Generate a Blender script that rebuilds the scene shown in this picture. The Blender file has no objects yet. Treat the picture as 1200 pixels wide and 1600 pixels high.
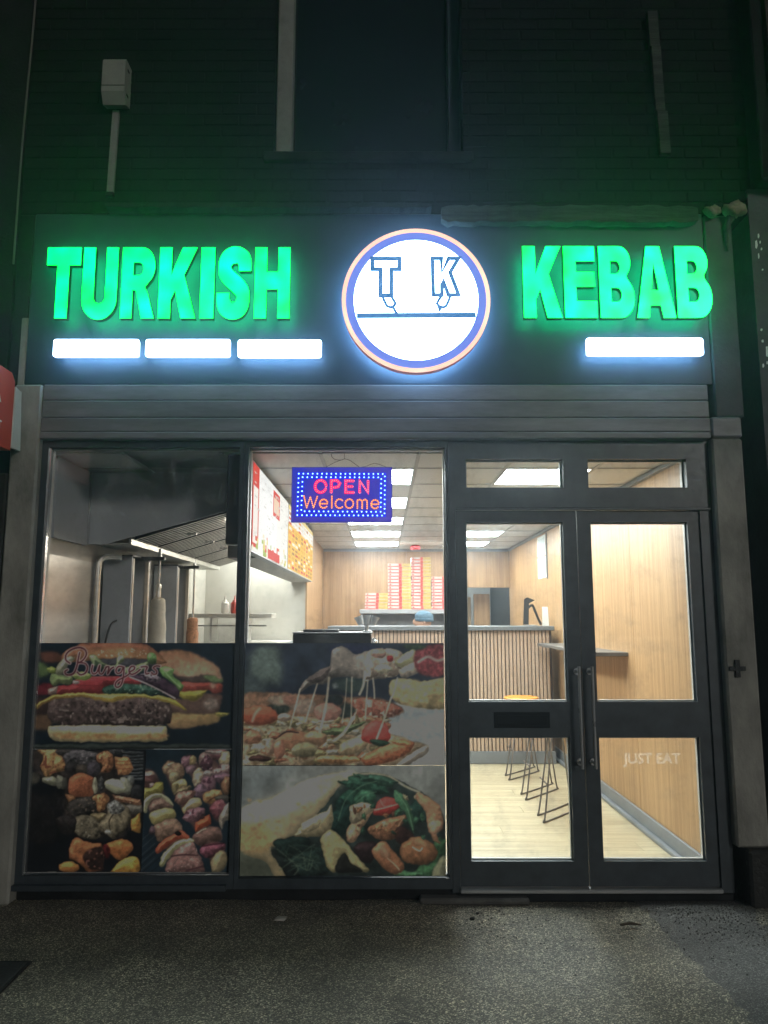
import bpy, bmesh, math, random
import numpy as np
from mathutils import Vector, Matrix

random.seed(7)
RNG = np.random.default_rng(11)
sc = bpy.context.scene
COL = sc.collection
R = math.radians

# ------------------------------------------------------------------ camera
cam = bpy.data.cameras.new('camera')
cam.sensor_fit = 'VERTICAL'
cam.sensor_height = 36.0
cam.lens = 1170.0 / 1600.0 * 36.0
cam.shift_x = (600 - 598) / 1600.0
cam.clip_start = 0.05
cam.clip_end = 400.0
PITCH = math.atan(165.0 / 1170.0)
camera = bpy.data.objects.new('camera', cam)
camera.location = (0.0, -4.37, 1.55)
camera.rotation_euler = (R(90) + PITCH, 0, 0)
COL.objects.link(camera)
sc.camera = camera

# ------------------------------------------------------------------ night sky, street light as one weak sun
SUN_EL, SUN_AZ = R(17), R(32)          # from the street, to the right of the camera
w = bpy.data.worlds.new('World'); sc.world = w; w.use_nodes = True
nt = w.node_tree
sky = nt.nodes.new('ShaderNodeTexSky'); sky.sky_type = 'NISHITA'; sky.sun_disc = False
sky.sun_elevation = SUN_EL; sky.sun_rotation = math.pi - SUN_AZ
bg = nt.nodes['Background']; bg.inputs['Strength'].default_value = 0.0014
nt.links.new(sky.outputs['Color'], bg.inputs['Color'])
sun = bpy.data.lights.new('street_light', 'SUN'); sun.energy = 0.56; sun.angle = R(9)
sun.color = (1.0, 0.96, 0.88)
sun_o = bpy.data.objects.new('street_light', sun); COL.objects.link(sun_o)
d = Vector((math.sin(SUN_AZ) * math.cos(SUN_EL), -math.cos(SUN_AZ) * math.cos(SUN_EL), math.sin(SUN_EL)))
sun_o.rotation_euler = d.to_track_quat('Z', 'Y').to_euler()
sun_o.location = d * 20

vs = sc.view_settings
vs.view_transform = 'Standard'; vs.look = 'None'; vs.exposure = 0.3; vs.gamma = 1.0
vs.use_curve_mapping = False
sc.cycles.use_denoising = True
sc.cycles.max_bounces = 10
sc.cycles.diffuse_bounces = 5
sc.cycles.glossy_bounces = 4
sc.cycles.transparent_max_bounces = 20
sc.cycles.sample_clamp_indirect = 6.0
sc.cycles.volume_bounces = 0
sc.cycles.caustics_reflective = False
sc.cycles.caustics_refractive = False

# ------------------------------------------------------------------ materials
MATS = {}
def srgb(r, g, b):
    f = lambda c: c / 12.92 if c <= 0.04045 else ((c + 0.055) / 1.055) ** 2.4
    return (f(r / 255), f(g / 255), f(b / 255))

def new_mat(name):
    m = bpy.data.materials.new(name); m.use_nodes = True
    MATS[name] = m
    n = m.node_tree.nodes
    return m, n, m.node_tree.links, n['Principled BSDF']

def coords(n, l, scale=(1, 1, 1), kind='Object'):
    tc = n.new('ShaderNodeTexCoord'); mp = n.new('ShaderNodeMapping')
    mp.inputs['Scale'].default_value = scale
    l.new(tc.outputs[kind], mp.inputs['Vector'])
    return mp.outputs['Vector']

def noise(n, l, vec, scale, detail=4, rough=0.6):
    t = n.new('ShaderNodeTexNoise'); t.inputs['Scale'].default_value = scale
    t.inputs['Detail'].default_value = detail; t.inputs['Roughness'].default_value = rough
    l.new(vec, t.inputs['Vector'])
    return t.outputs['Fac']

def ramp(n, l, fac, stops):
    r = n.new('ShaderNodeValToRGB')
    e = r.color_ramp.elements
    while len(e) < len(stops): e.new(0.5)
    for i, (p, c) in enumerate(stops):
        e[i].position = p; e[i].color = (*c, 1)
    l.new(fac, r.inputs['Fac'])
    return r.outputs['Color']

def mul(c, k): return tuple(min(1, x * k) for x in c)

def paint(name, col, rough=0.5, metal=0.0, var=0.25, scale=5.0, bump=0.0, bscale=80, stain=None, rvar=0.12, stretch=(1, 1, 1), rnd=0.0, spec=0.5):
    """Painted, rendered or metal surface: base colour with soft unevenness, gloss variation and fine relief."""
    m, n, l, b = new_mat(name)
    vec = coords(n, l, stretch)
    f = noise(n, l, vec, scale, 6, 0.65)
    stops = [(0.3, mul(col, 1 - var)), (0.7, mul(col, 1 + var))]
    if stain: stops = [(0.28, stain), (0.42, mul(col, 1 - var)), (0.72, mul(col, 1 + var))]
    c = ramp(n, l, f, stops)
    if rnd:
        oi = n.new('ShaderNodeObjectInfo'); hv = n.new('ShaderNodeHueSaturation')
        mr = n.new('ShaderNodeMapRange'); mr.inputs['To Min'].default_value = 1 - rnd; mr.inputs['To Max'].default_value = 1 + rnd
        l.new(oi.outputs['Random'], mr.inputs['Value']); l.new(mr.outputs['Result'], hv.inputs['Value'])
        l.new(c, hv.inputs['Color']); c = hv.outputs['Color']
    l.new(c, b.inputs['Base Color'])
    b.inputs['Metallic'].default_value = metal
    b.inputs['Specular IOR Level'].default_value = spec
    mr = n.new('ShaderNodeMapRange')
    mr.inputs['To Min'].default_value = max(0.03, rough - rvar); mr.inputs['To Max'].default_value = min(1, rough + rvar)
    l.new(noise(n, l, vec, scale * 3.1, 3), mr.inputs['Value']); l.new(mr.outputs['Result'], b.inputs['Roughness'])
    if bump:
        bp = n.new('ShaderNodeBump'); bp.inputs['Strength'].default_value = bump; bp.inputs['Distance'].default_value = 0.01
        l.new(noise(n, l, vec, bscale, 4), bp.inputs['Height']); l.new(bp.outputs['Normal'], b.inputs['Normal'])
    return m

def emit(name, col, strength, col2=None, scale=10.0, lo=0.35, hi=0.65):
    m, n, l, b = new_mat(name)
    b.inputs['Base Color'].default_value = (*mul(col, 0.6), 1)
    b.inputs['Roughness'].default_value = 0.35
    b.inputs['Emission Strength'].default_value = strength
    if col2:
        c = ramp(n, l, noise(n, l, coords(n, l), scale, 1), [(lo, col), (hi, col2)])
        l.new(c, b.inputs['Emission Color'])
    else:
        b.inputs['Emission Color'].default_value = (*col, 1)
    return m

def wood(name, dark, light, stretch, rough=0.45, rnd=0.06, fine=1.0):
    m, n, l, b = new_mat(name)
    vec = coords(n, l, stretch)
    oi = n.new('ShaderNodeObjectInfo')
    add = n.new('ShaderNodeVectorMath'); add.operation = 'ADD'
    sca = n.new('ShaderNodeVectorMath'); sca.operation = 'SCALE'; sca.inputs[0].default_value = (37, 53, 71)
    l.new(oi.outputs['Random'], sca.inputs['Scale']); l.new(vec, add.inputs[0]); l.new(sca.outputs[0], add.inputs[1])
    f1 = noise(n, l, add.outputs[0], 1.0 * fine, 5, 0.6)
    f2 = noise(n, l, add.outputs[0], 4.3 * fine, 4, 0.7)
    mx = n.new('ShaderNodeMath'); mx.operation = 'MULTIPLY_ADD'; mx.inputs[1].default_value = 0.45
    l.new(f2, mx.inputs[0])
    m2 = n.new('ShaderNodeMath'); m2.operation = 'MULTIPLY'; m2.inputs[1].default_value = 0.55
    l.new(f1, m2.inputs[0]); l.new(m2.outputs[0], mx.inputs[2])
    c = ramp(n, l, mx.outputs[0], [(0.36, dark), (0.5, tuple((a + q) / 2 for a, q in zip(dark, light))), (0.62, light)])
    hv = n.new('ShaderNodeHueSaturation'); mr = n.new('ShaderNodeMapRange')
    mr.inputs['To Min'].default_value = 1 - rnd; mr.inputs['To Max'].default_value = 1 + rnd
    l.new(oi.outputs['Random'], mr.inputs['Value']); l.new(mr.outputs['Result'], hv.inputs['Value']); l.new(c, hv.inputs['Color'])
    l.new(hv.outputs['Color'], b.inputs['Base Color'])
    b.inputs['Roughness'].default_value = rough
    return m

def glass(name, tint=(1, 1, 1), base=0.05, grime=0.03):
    m = bpy.data.materials.new(name); m.use_nodes = True; MATS[name] = m
    n, l = m.node_tree.nodes, m.node_tree.links
    n.remove(n['Principled BSDF'])
    tr = n.new('ShaderNodeBsdfTransparent'); tr.inputs['Color'].default_value = (*tint, 1)
    gl = n.new('ShaderNodeBsdfGlossy'); gl.inputs['Roughness'].default_value = 0.02
    df = n.new('ShaderNodeBsdfDiffuse'); df.inputs['Color'].default_value = (0.75, 0.78, 0.8, 1)
    lw = n.new('ShaderNodeLayerWeight'); lw.inputs['Blend'].default_value = 0.5
    pw = n.new('ShaderNodeMath'); pw.operation = 'POWER'; pw.inputs[1].default_value = 4.0
    l.new(lw.outputs['Facing'], pw.inputs[0])
    ma = n.new('ShaderNodeMath'); ma.operation = 'MULTIPLY_ADD'; ma.inputs[1].default_value = 0.7; ma.inputs[2].default_value = base
    l.new(pw.outputs[0], ma.inputs[0])
    m1 = n.new('ShaderNodeMixShader'); l.new(ma.outputs[0], m1.inputs[0]); l.new(tr.outputs[0], m1.inputs[1]); l.new(gl.outputs[0], m1.inputs[2])
    vec = coords(n, l)
    f = noise(n, l, vec, 7.0, 7, 0.72)
    mr = n.new('ShaderNodeMapRange'); mr.inputs['From Min'].default_value = 0.5; mr.inputs['From Max'].default_value = 0.8
    mr.inputs['To Min'].default_value = 0.0; mr.inputs['To Max'].default_value = grime * 3
    l.new(f, mr.inputs['Value'])
    m2 = n.new('ShaderNodeMixShader'); l.new(mr.outputs['Result'], m2.inputs[0]); l.new(m1.outputs[0], m2.inputs[1]); l.new(df.outputs[0], m2.inputs[2])
    l.new(m2.outputs[0], n['Material Output'].inputs['Surface'])
    return m

def printed(name, rough=0.4, strength=0.0, spec=0.4):
    """Flat print: colour comes from the 'ink' colour attribute of the sheet."""
    m, n, l, b = new_mat(name)
    a = n.new('ShaderNodeAttribute'); a.attribute_name = 'ink'
    l.new(a.outputs['Color'], b.inputs['Base Color'])
    b.inputs['Roughness'].default_value = rough
    b.inputs['Specular IOR Level'].default_value = spec
    if strength:
        l.new(a.outputs['Color'], b.inputs['Emission Color']); n2 = n.new('ShaderNodeRGB'); n2.outputs[0].default_value = (0.05, 0.05, 0.05, 1); l.new(n2.outputs[0], b.inputs['Base Color']); b.inputs['Emission Strength'].default_value = strength
    return m

def asphalt(name, dark, light, agg=170.0, big=(0.45, 1.35)):
    m, n, l, b = new_mat(name)
    vec = coords(n, l)
    vo = n.new('ShaderNodeTexVoronoi'); vo.inputs['Scale'].default_value = agg; l.new(vec, vo.inputs['Vector'])
    sep = n.new('ShaderNodeSeparateColor'); l.new(vo.outputs['Color'], sep.inputs['Color'])
    c = ramp(n, l, sep.outputs['Red'], [(0.0, mul(dark, 0.5)), (0.55, dark), (0.83, light), (1.0, mul(light, 2.6))])
    f = noise(n, l, vec, 2.3, 8, 0.7)
    c2 = ramp(n, l, f, [(0.3, (big[0],) * 3), (0.7, (big[1], big[1] * 0.98, big[1] * 0.92))])
    mx = n.new('ShaderNodeMix'); mx.data_type = 'RGBA'; mx.blend_type = 'MULTIPLY'; mx.inputs['Factor'].default_value = 1
    l.new(c, mx.inputs['A']); l.new(c2, mx.inputs['B'])
    l.new(mx.outputs['Result'], b.inputs['Base Color'])
    b.inputs['Roughness'].default_value = 0.50; b.inputs['Specular IOR Level'].default_value = 0.75
    b1 = n.new('ShaderNodeBump'); b1.inputs['Strength'].default_value = 0.9; b1.inputs['Distance'].default_value = 0.006
    l.new(vo.outputs['Distance'], b1.inputs['Height']); b1.invert = True
    b2 = n.new('ShaderNodeBump'); b2.inputs['Strength'].default_value = 0.6; b2.inputs['Distance'].default_value = 0.012
    l.new(noise(n, l, vec, 38, 5), b2.inputs['Height']); l.new(b1.outputs['Normal'], b2.inputs['Normal'])
    l.new(b2.outputs['Normal'], b.inputs['Normal'])
    return m

asphalt('pavement', (0.122, 0.114, 0.092), (0.36, 0.335, 0.265), 200.0)
asphalt('tarmac', (0.075, 0.075, 0.076), (0.155, 0.154, 0.15), 240.0)
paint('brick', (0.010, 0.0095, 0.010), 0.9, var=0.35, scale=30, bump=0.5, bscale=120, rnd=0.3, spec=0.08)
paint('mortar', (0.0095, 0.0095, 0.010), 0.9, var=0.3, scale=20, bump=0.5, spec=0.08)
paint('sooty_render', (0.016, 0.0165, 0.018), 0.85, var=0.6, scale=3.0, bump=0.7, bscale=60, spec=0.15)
paint('peeling_paint', (0.032, 0.036, 0.042), 0.6, var=0.5, scale=4.0, bump=0.5, bscale=30)
paint('roughcast', (0.05, 0.044, 0.036), 0.9, var=0.8, scale=70, bump=1.0, bscale=90)
paint('pillar_render', (0.30, 0.295, 0.265), 0.8, var=0.28, scale=5.0, bump=0.4, bscale=50, stain=(0.12, 0.12, 0.10), stretch=(1, 1, 0.5))
paint('fascia', (0.030, 0.046, 0.064), 0.42, var=0.22, scale=2.2, bump=0.06, bscale=14, spec=0.25)
paint('shutter', (0.215, 0.21, 0.215), 0.5, var=0.32, scale=3.0, bump=0.08, bscale=25, stretch=(0.4, 1, 2), stain=(0.12, 0.12, 0.125))
paint('frame_paint', (0.040, 0.050, 0.060), 0.40, var=0.35, scale=9, bump=0.08, bscale=30, rvar=0.2)
paint('frame_dark', (0.014, 0.015, 0.018), 0.45, var=0.2, scale=6)
paint('bead', (0.55, 0.55, 0.53), 0.4, var=0.1)
paint('steel', (0.56, 0.545, 0.51), 0.34, metal=0.85, var=0.12, scale=3.0, stretch=(1, 1, 6), bump=0.03)
paint('steel_dull', (0.40, 0.41, 0.42), 0.42, metal=0.6, var=0.15, scale=3.0)
paint('hood_steel', (0.40, 0.425, 0.455), 0.5, metal=0.1, var=0.12, scale=2.0)
paint('chrome', (0.66, 0.67, 0.68), 0.22, metal=0.85, var=0.05)
paint('old_white', (0.23, 0.245, 0.225), 0.6, var=0.15, scale=8, bump=0.1, stain=(0.14, 0.15, 0.135))
paint('alarm_plastic', (0.27, 0.285, 0.255), 0.45, var=0.12, scale=9)
paint('black_plastic', (0.012, 0.013, 0.015), 0.4, var=0.2)
paint('dark_slot', (0.004, 0.004, 0.005), 0.7, var=0.1, spec=0.1)
paint('weathered_timber', (0.055, 0.062, 0.056), 0.85, var=0.5, scale=6, bump=0.7, bscale=40, stretch=(0.5, 2, 4), stain=(0.024, 0.026, 0.025))
paint('foam', (0.26, 0.225, 0.16), 0.9, var=0.35, scale=25, bump=0.8, bscale=60)
paint('concrete', (0.085, 0.082, 0.075), 0.9, var=0.35, scale=8, bump=0.6)
paint('plinth_black', (0.018, 0.018, 0.017), 0.7, var=0.5, scale=10, bump=0.7, bscale=40, stain=(0.10, 0.10, 0.095))
paint('ceiling_tile', (0.62, 0.62, 0.60), 0.9, var=0.05, scale=60, bump=0.3, bscale=200, rnd=0.05)
paint('tee_bar', (0.36, 0.36, 0.35), 0.5, var=0.05)
paint('kitchen_clad', (0.44, 0.415, 0.36), 0.45, var=0.1, scale=3)
paint('grey_trim', (0.21, 0.225, 0.24), 0.45, var=0.1)
paint('worktop', (0.13, 0.14, 0.145), 0.5, var=0.5, scale=140)
paint('ledge_top', (0.11, 0.10, 0.09), 0.45, var=0.25)
paint('slat_gap', (0.075, 0.055, 0.045), 0.8, var=0.1)
paint('handle_metal', (0.34, 0.35, 0.36), 0.3, metal=0.4, var=0.05)
paint('counter_black', (0.02, 0.02, 0.022), 0.8, var=0.2)
paint('back_grey', (0.38, 0.38, 0.37), 0.8, var=0.2, scale=2)
paint('paper', (0.75, 0.78, 0.76), 0.7, var=0.05)
paint('paper_grey', (0.50, 0.55, 0.55), 0.7, var=0.1, scale=30)
paint('stool_wood', (0.72, 0.29, 0.045), 0.4, var=0.15, scale=20)
paint('wire', (0.17, 0.15, 0.14), 0.4, metal=0.3, var=0.1)
paint('red_sign', (0.52, 0.055, 0.035), 0.4, var=0.12)
paint('white_sign', (0.62, 0.66, 0.58), 0.5, var=0.08)
paint('white_print', (0.78, 0.78, 0.76), 0.5, var=0.03)
paint('red_plastic', (0.60, 0.02, 0.03), 0.4, var=0.1)
paint('sauce_white', (0.75, 0.72, 0.66), 0.35, var=0.05)
paint('sauce_red', (0.55, 0.06, 0.03), 0.35, var=0.1)
paint('teal_plastic', (0.02, 0.16, 0.22), 0.4, var=0.1)
paint('skin', (0.50, 0.30, 0.21), 0.5, var=0.08)
paint('dark_cloth', (0.035, 0.037, 0.045), 0.9, var=0.2)
paint('beanie_wool', (0.085, 0.15, 0.20), 0.95, var=0.25, scale=40, bump=0.6, bscale=150, stretch=(1, 1, 0.3))
paint('doner_wrap', (0.46, 0.42, 0.34), 0.7, var=0.12, scale=20, bump=0.2)
paint('doner_meat', (0.42, 0.20, 0.10), 0.7, var=0.7, scale=60, bump=0.9, bscale=90)
paint('burner', (0.62, 0.57, 0.50), 0.35, metal=0.5, var=0.12)
paint('clear_plastic', (0.80, 0.83, 0.84), 0.2, var=0.03)
paint('cardboard', (0.40, 0.29, 0.17), 0.8, var=0.1)
paint('box_white', (0.60, 0.52, 0.46), 0.6, var=0.05)
paint('box_red', (0.60, 0.06, 0.05), 0.6, var=0.10, scale=25)
paint('box_yellow', (0.55, 0.40, 0.11), 0.6, var=0.22, scale=30)
paint('iron_cover', (0.05, 0.053, 0.055), 0.55, metal=0.3, var=0.25, scale=30, bump=0.4, bscale=120)
paint('scrap', (0.45, 0.44, 0.40), 0.8, var=0.1)
paint('dead_leaf', (0.05, 0.035, 0.02), 0.8, var=0.3)
paint('pebble', (0.13, 0.125, 0.11), 0.8, var=0.5, scale=40, rnd=0.4)
paint('window_dark', (0.010, 0.013, 0.018), 0.12, var=0.2)
wood('wall_wood', (0.33, 0.178, 0.075), (0.55, 0.345, 0.175), (22, 22, 0.55), 0.42, 0.03)
wood('back_wood', (0.27, 0.15, 0.07), (0.45, 0.285, 0.15), (22, 22, 0.55), 0.45, 0.03)
wood('floor_wood', (0.40, 0.32, 0.19), (0.66, 0.575, 0.39), (0.7, 17, 17), 0.35, 0.04)
wood('slat_wood', (0.44, 0.31, 0.22), (0.57, 0.43, 0.325), (30, 30, 0.8), 0.5, 0.06)
emit('led_panel', (0.92, 1.0, 0.99), 29.0)
emit('fill_tube', (1.0, 0.93, 0.80), 22.0)
emit('letter_lit', (0.0, 1.0, 0.03), 5.5, (0.0, 1.0, 0.14), 6.0, 0.30, 0.75)
paint('letter_side', (0.004, 0.03, 0.012), 0.4)
emit('letter_back', (0.0, 1.0, 0.34), 9.0)
emit('bar_lit', (0.50, 0.72, 1.0), 12.0)
emit('bar_side', (0.62, 0.75, 1.0), 0.9)
emit('bar_back', (0.28, 0.56, 1.0), 16.0)
emit('disc_white', (0.45, 0.70, 1.0), 11.0)
emit('disc_ring', (0.13, 0.19, 0.68), 0.85)
emit('disc_rim', (1.0, 0.50, 0.36), 1.05, (1.0, 0.72, 0.50), 3.0)
emit('disc_rim_side', (1.0, 0.20, 0.10), 0.12)
emit('disc_back', (0.28, 0.56, 1.0), 20.0)
emit('disc_line', (0.03, 0.14, 0.36), 0.8)
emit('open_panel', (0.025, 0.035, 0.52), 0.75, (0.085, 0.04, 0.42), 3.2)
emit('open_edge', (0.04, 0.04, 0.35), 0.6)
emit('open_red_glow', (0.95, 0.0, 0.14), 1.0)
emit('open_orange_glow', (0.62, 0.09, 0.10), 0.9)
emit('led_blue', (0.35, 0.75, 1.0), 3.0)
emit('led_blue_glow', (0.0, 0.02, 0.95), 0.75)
emit('led_red', (1.0, 0.16, 0.17), 2.4)
emit('led_orange', (1.0, 0.36, 0.04), 2.2)
glass('glass', (1, 1, 1), 0.05, 0.045); glass('door_glass', (0.98, 1, 1), 0.05, 0.04)
glass('etched', (0.85, 0.85, 0.85), 0.05, 0.12)
def vinyl(name):
    m = bpy.data.materials.new(name); m.use_nodes = True; MATS[name] = m
    n, l = m.node_tree.nodes, m.node_tree.links; n.remove(n['Principled BSDF'])
    a = n.new('ShaderNodeBsdfTransparent'); b = n.new('ShaderNodeBsdfTranslucent'); b.inputs['Color'].default_value = (0.9, 0.92, 0.92, 1)
    x = n.new('ShaderNodeMixShader'); x.inputs[0].default_value = 0.10
    l.new(a.outputs[0], x.inputs[1]); l.new(b.outputs[0], x.inputs[2]); l.new(x.outputs[0], n['Material Output'].inputs['Surface'])
vinyl('vinyl')
printed('poster_print', 0.45)
printed('menu_print', 0.6, 1.0, 0.0)

# ------------------------------------------------------------------ mesh helpers
def link(name, me, mat=None, parent=None, loc=None, label=None, category=None, group=None, kind=None):
    o = bpy.data.objects.new(name, me); COL.objects.link(o)
    if mat is not None and me is not None and len(me.materials) == 0: me.materials.append(MATS[mat])
    if loc is not None: o.location = loc
    if parent is not None:
        o.parent = parent
        o.matrix_parent_inverse = Matrix.Translation(-parent.location)   # locations are kept in world units
    tag(o, label, category, group, kind)
    return o

def tag(o, label=None, category=None, group=None, kind=None):
    if label: o['label'] = label
    if category: o['category'] = category
    if group: o['group'] = group
    if kind: o['kind'] = kind
    return o

def thing(name, label, category, loc=(0, 0, 0), group=None):
    return link(name, None, None, None, loc, label, category, group)

class MB:
    def __init__(s): s.v, s.f, s.mi = [], [], []
    def add(s, verts, faces, mi=0):
        k = len(s.v); s.v += [tuple(p) for p in verts]; s.f += [tuple(i + k for i in f) for f in faces]; s.mi += [mi] * len(faces)
        return s
    def box(s, x0, x1, y0, y1, z0, z1, mi=0):
        return s.add([(x0, y0, z0), (x1, y0, z0), (x1, y1, z0), (x0, y1, z0), (x0, y0, z1), (x1, y0, z1), (x1, y1, z1), (x0, y1, z1)],
                     [(0, 3, 2, 1), (4, 5, 6, 7), (0, 1, 5, 4), (1, 2, 6, 5), (2, 3, 7, 6), (3, 0, 4, 7)], mi)
    def bbox(s, x0, x1, y0, y1, z0, z1, b=0.004, mi=0):
        """box with every edge chamfered"""
        X, Y, Z = (x0, x1), (y0, y1), (z0, z1)
        V, idx = [], {}
        for i in (0, 1):
            for j in (0, 1):
                for k in (0, 1):
                    sx, sy, sz = (b if i == 0 else -b), (b if j == 0 else -b), (b if k == 0 else -b)
                    for a in range(3):
                        p = [X[i], Y[j], Z[k]]
                        if a != 0: p[0] += sx
                        if a != 1: p[1] += sy
                        if a != 2: p[2] += sz
                        idx[(i, j, k, a)] = len(V); V.append(p)
        F = []
        I = lambda i, j, k, a: idx[(i, j, k, a)]
        for i in (0, 1): F.append([I(i, 0, 0, 0), I(i, 1, 0, 0), I(i, 1, 1, 0), I(i, 0, 1, 0)])
        for j in (0, 1): F.append([I(0, j, 0, 1), I(1, j, 0, 1), I(1, j, 1, 1), I(0, j, 1, 1)])
        for k in (0, 1): F.append([I(0, 0, k, 2), I(1, 0, k, 2), I(1, 1, k, 2), I(0, 1, k, 2)])
        for i in (0, 1):
            for j in (0, 1): F.append([I(i, j, 0, 0), I(i, j, 0, 1), I(i, j, 1, 1), I(i, j, 1, 0)])
        for j in (0, 1):
            for k in (0, 1): F.append([I(0, j, k, 1), I(0, j, k, 2), I(1, j, k, 2), I(1, j, k, 1)])
        for i in (0, 1):
            for k in (0, 1): F.append([I(i, 0, k, 0), I(i, 0, k, 2), I(i, 1, k, 2), I(i, 1, k, 0)])
        for i in (0, 1):
            for j in (0, 1):
                for k in (0, 1): F.append([I(i, j, k, 0), I(i, j, k, 1), I(i, j, k, 2)])
        return s.add(V, F, mi)
    def rectframe(s, x0, x1, z0, z1, t, y0, y1, mi=0):
        s.box(x0, x0 + t, y0, y1, z0, z1, mi); s.box(x1 - t, x1, y0, y1, z0, z1, mi)
        s.box(x0 + t, x1 - t, y0, y1, z0, z0 + t, mi); s.box(x0 + t, x1 - t, y0, y1, z1 - t, z1, mi)
        return s
    def tube(s, pts, r, n=8, mi=0, caps=True):
        pts = [Vector(p) for p in pts]
        rs = r if isinstance(r, (list, tuple)) else [r] * len(pts)
        k = len(s.v); up = Vector((0.123, 0.456, 0.881)).normalized(); V = []
        for i, p in enumerate(pts):
            a = pts[max(0, i - 1)]; c = pts[min(len(pts) - 1, i + 1)]
            t = (c - a).normalized()
            u = t.cross(up)
            if u.length < 0.1: u = t.cross(Vector((1, 0, 0)))
            u.normalize(); v2 = t.cross(u)
            for q in range(n):
                an = 2 * math.pi * q / n
                V.append(p + (u * math.cos(an) + v2 * math.sin(an)) * rs[i])
        F = []
        for i in range(len(pts) - 1):
            for q in range(n):
                F.append((i * n + q, i * n + (q + 1) % n, (i + 1) * n + (q + 1) % n, (i + 1) * n + q))
        if caps: F.append(tuple(range(n))[::-1]); F.append(tuple(range((len(pts) - 1) * n, len(pts) * n)))
        return s.add(V, F, mi)
    def lathe(s, prof, c, n=20, mi=0, wob=0.0):
        V, F = [], []
        for r, z in prof:
            for q in range(n):
                an = 2 * math.pi * q / n; rr = r * (1 + wob * random.uniform(-1, 1))
                V.append((c[0] + rr * math.cos(an), c[1] + rr * math.sin(an), c[2] + z))
        for i in range(len(prof) - 1):
            for q in range(n): F.append((i * n + q, i * n + (q + 1) % n, (i + 1) * n + (q + 1) % n, (i + 1) * n + q))
        F.append(tuple(range(n))[::-1]); F.append(tuple(range((len(prof) - 1) * n, len(prof) * n)))
        return s.add(V, F, mi)
    def prism(s, poly, y0, y1, mi=0):
        """convex (x, z) outline pushed from y0 to y1"""
        n = len(poly)
        V = [(x, y0, z) for x, z in poly] + [(x, y1, z) for x, z in poly]
        F = [tuple(range(n)), tuple(range(n, 2 * n))[::-1]] + [(i, n + i, n + (i + 1) % n, (i + 1) % n) for i in range(n)]
        return s.add(V, F, mi)
    def ribbon(s, pts, wd, y0, y1, closed=False, mi=0):
        """flat stroke in the (x, z) plane with mitred corners"""
        P = [np.array(p, float) for p in pts]; n = len(P); L, Rr = [], []
        for i in range(n):
            a = P[i - 1] if (closed or i > 0) else None; c = P[(i + 1) % n] if (closed or i < n - 1) else None
            t1 = (P[i] - a) / np.linalg.norm(P[i] - a) if a is not None else None
            t2 = (c - P[i]) / np.linalg.norm(c - P[i]) if c is not None else None
            t1 = t2 if t1 is None else t1; t2 = t1 if t2 is None else t2
            n1 = np.array((-t1[1], t1[0])); n2 = np.array((-t2[1], t2[0])); m = n1 + n2
            m = m / max(0.35, float(m @ n1))
            L.append(P[i] + m * wd / 2); Rr.append(P[i] - m * wd / 2)
        V = []
        for i in range(n): V += [(L[i][0], y0, L[i][1]), (Rr[i][0], y0, Rr[i][1]), (Rr[i][0], y1, Rr[i][1]), (L[i][0], y1, L[i][1])]
        F = []
        for i in range(n if closed else n - 1):
            j = (i + 1) % n
            for q in range(4): F.append((i * 4 + q, i * 4 + (q + 1) % 4, j * 4 + (q + 1) % 4, j * 4 + q))
        if not closed: F += [(0, 1, 2, 3), tuple((n - 1) * 4 + q for q in (3, 2, 1, 0))]
        return s.add(V, F, mi)
    def mesh(s, name, mats, smooth=False):
        me = bpy.data.meshes.new(name); me.from_pydata(s.v, [], s.f)
        bm = bmesh.new(); bm.from_mesh(me); bmesh.ops.recalc_face_normals(bm, faces=bm.faces); bm.to_mesh(me); bm.free()
        for m in ([mats] if isinstance(mats, str) else mats): me.materials.append(MATS[m])
        if len(me.materials) > 1: me.polygons.foreach_set('material_index', s.mi)
        if smooth:
            me.polygons.foreach_set('use_smooth', [True] * len(me.polygons))
            me.set_sharp_from_angle(angle=R(40))
        return me
    def build(s, name, mats, parent=None, smooth=False, **kw):
        return link(name, s.mesh(name, mats, smooth), None, parent, **kw)

def box(name, x0, x1, y0, y1, z0, z1, mat, parent=None, b=0.0, **kw):
    m = MB()
    m.bbox(x0, x1, y0, y1, z0, z1, b) if b else m.box(x0, x1, y0, y1, z0, z1)
    return m.build(name, mat, parent, **kw)

def catmull(P, k=6, closed=True):
    P = [np.array(p, float) for p in P]; n = len(P); out = []
    for i in range(n if closed else n - 1):
        g = (lambda j: P[j % n]) if closed else (lambda j: P[min(max(j, 0), n - 1)])
        p0, p1, p2, p3 = g(i - 1), g(i), g(i + 1), g(i + 2)
        for q in range(k):
            t = q / k
            out.append(0.5 * (2 * p1 + (p2 - p0) * t + (2 * p0 - 5 * p1 + 4 * p2 - p3) * t * t + (3 * p1 - p0 - 3 * p2 + p3) * t ** 3))
    if not closed: out.append(P[-1])
    return [tuple(p) for p in out]

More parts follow.
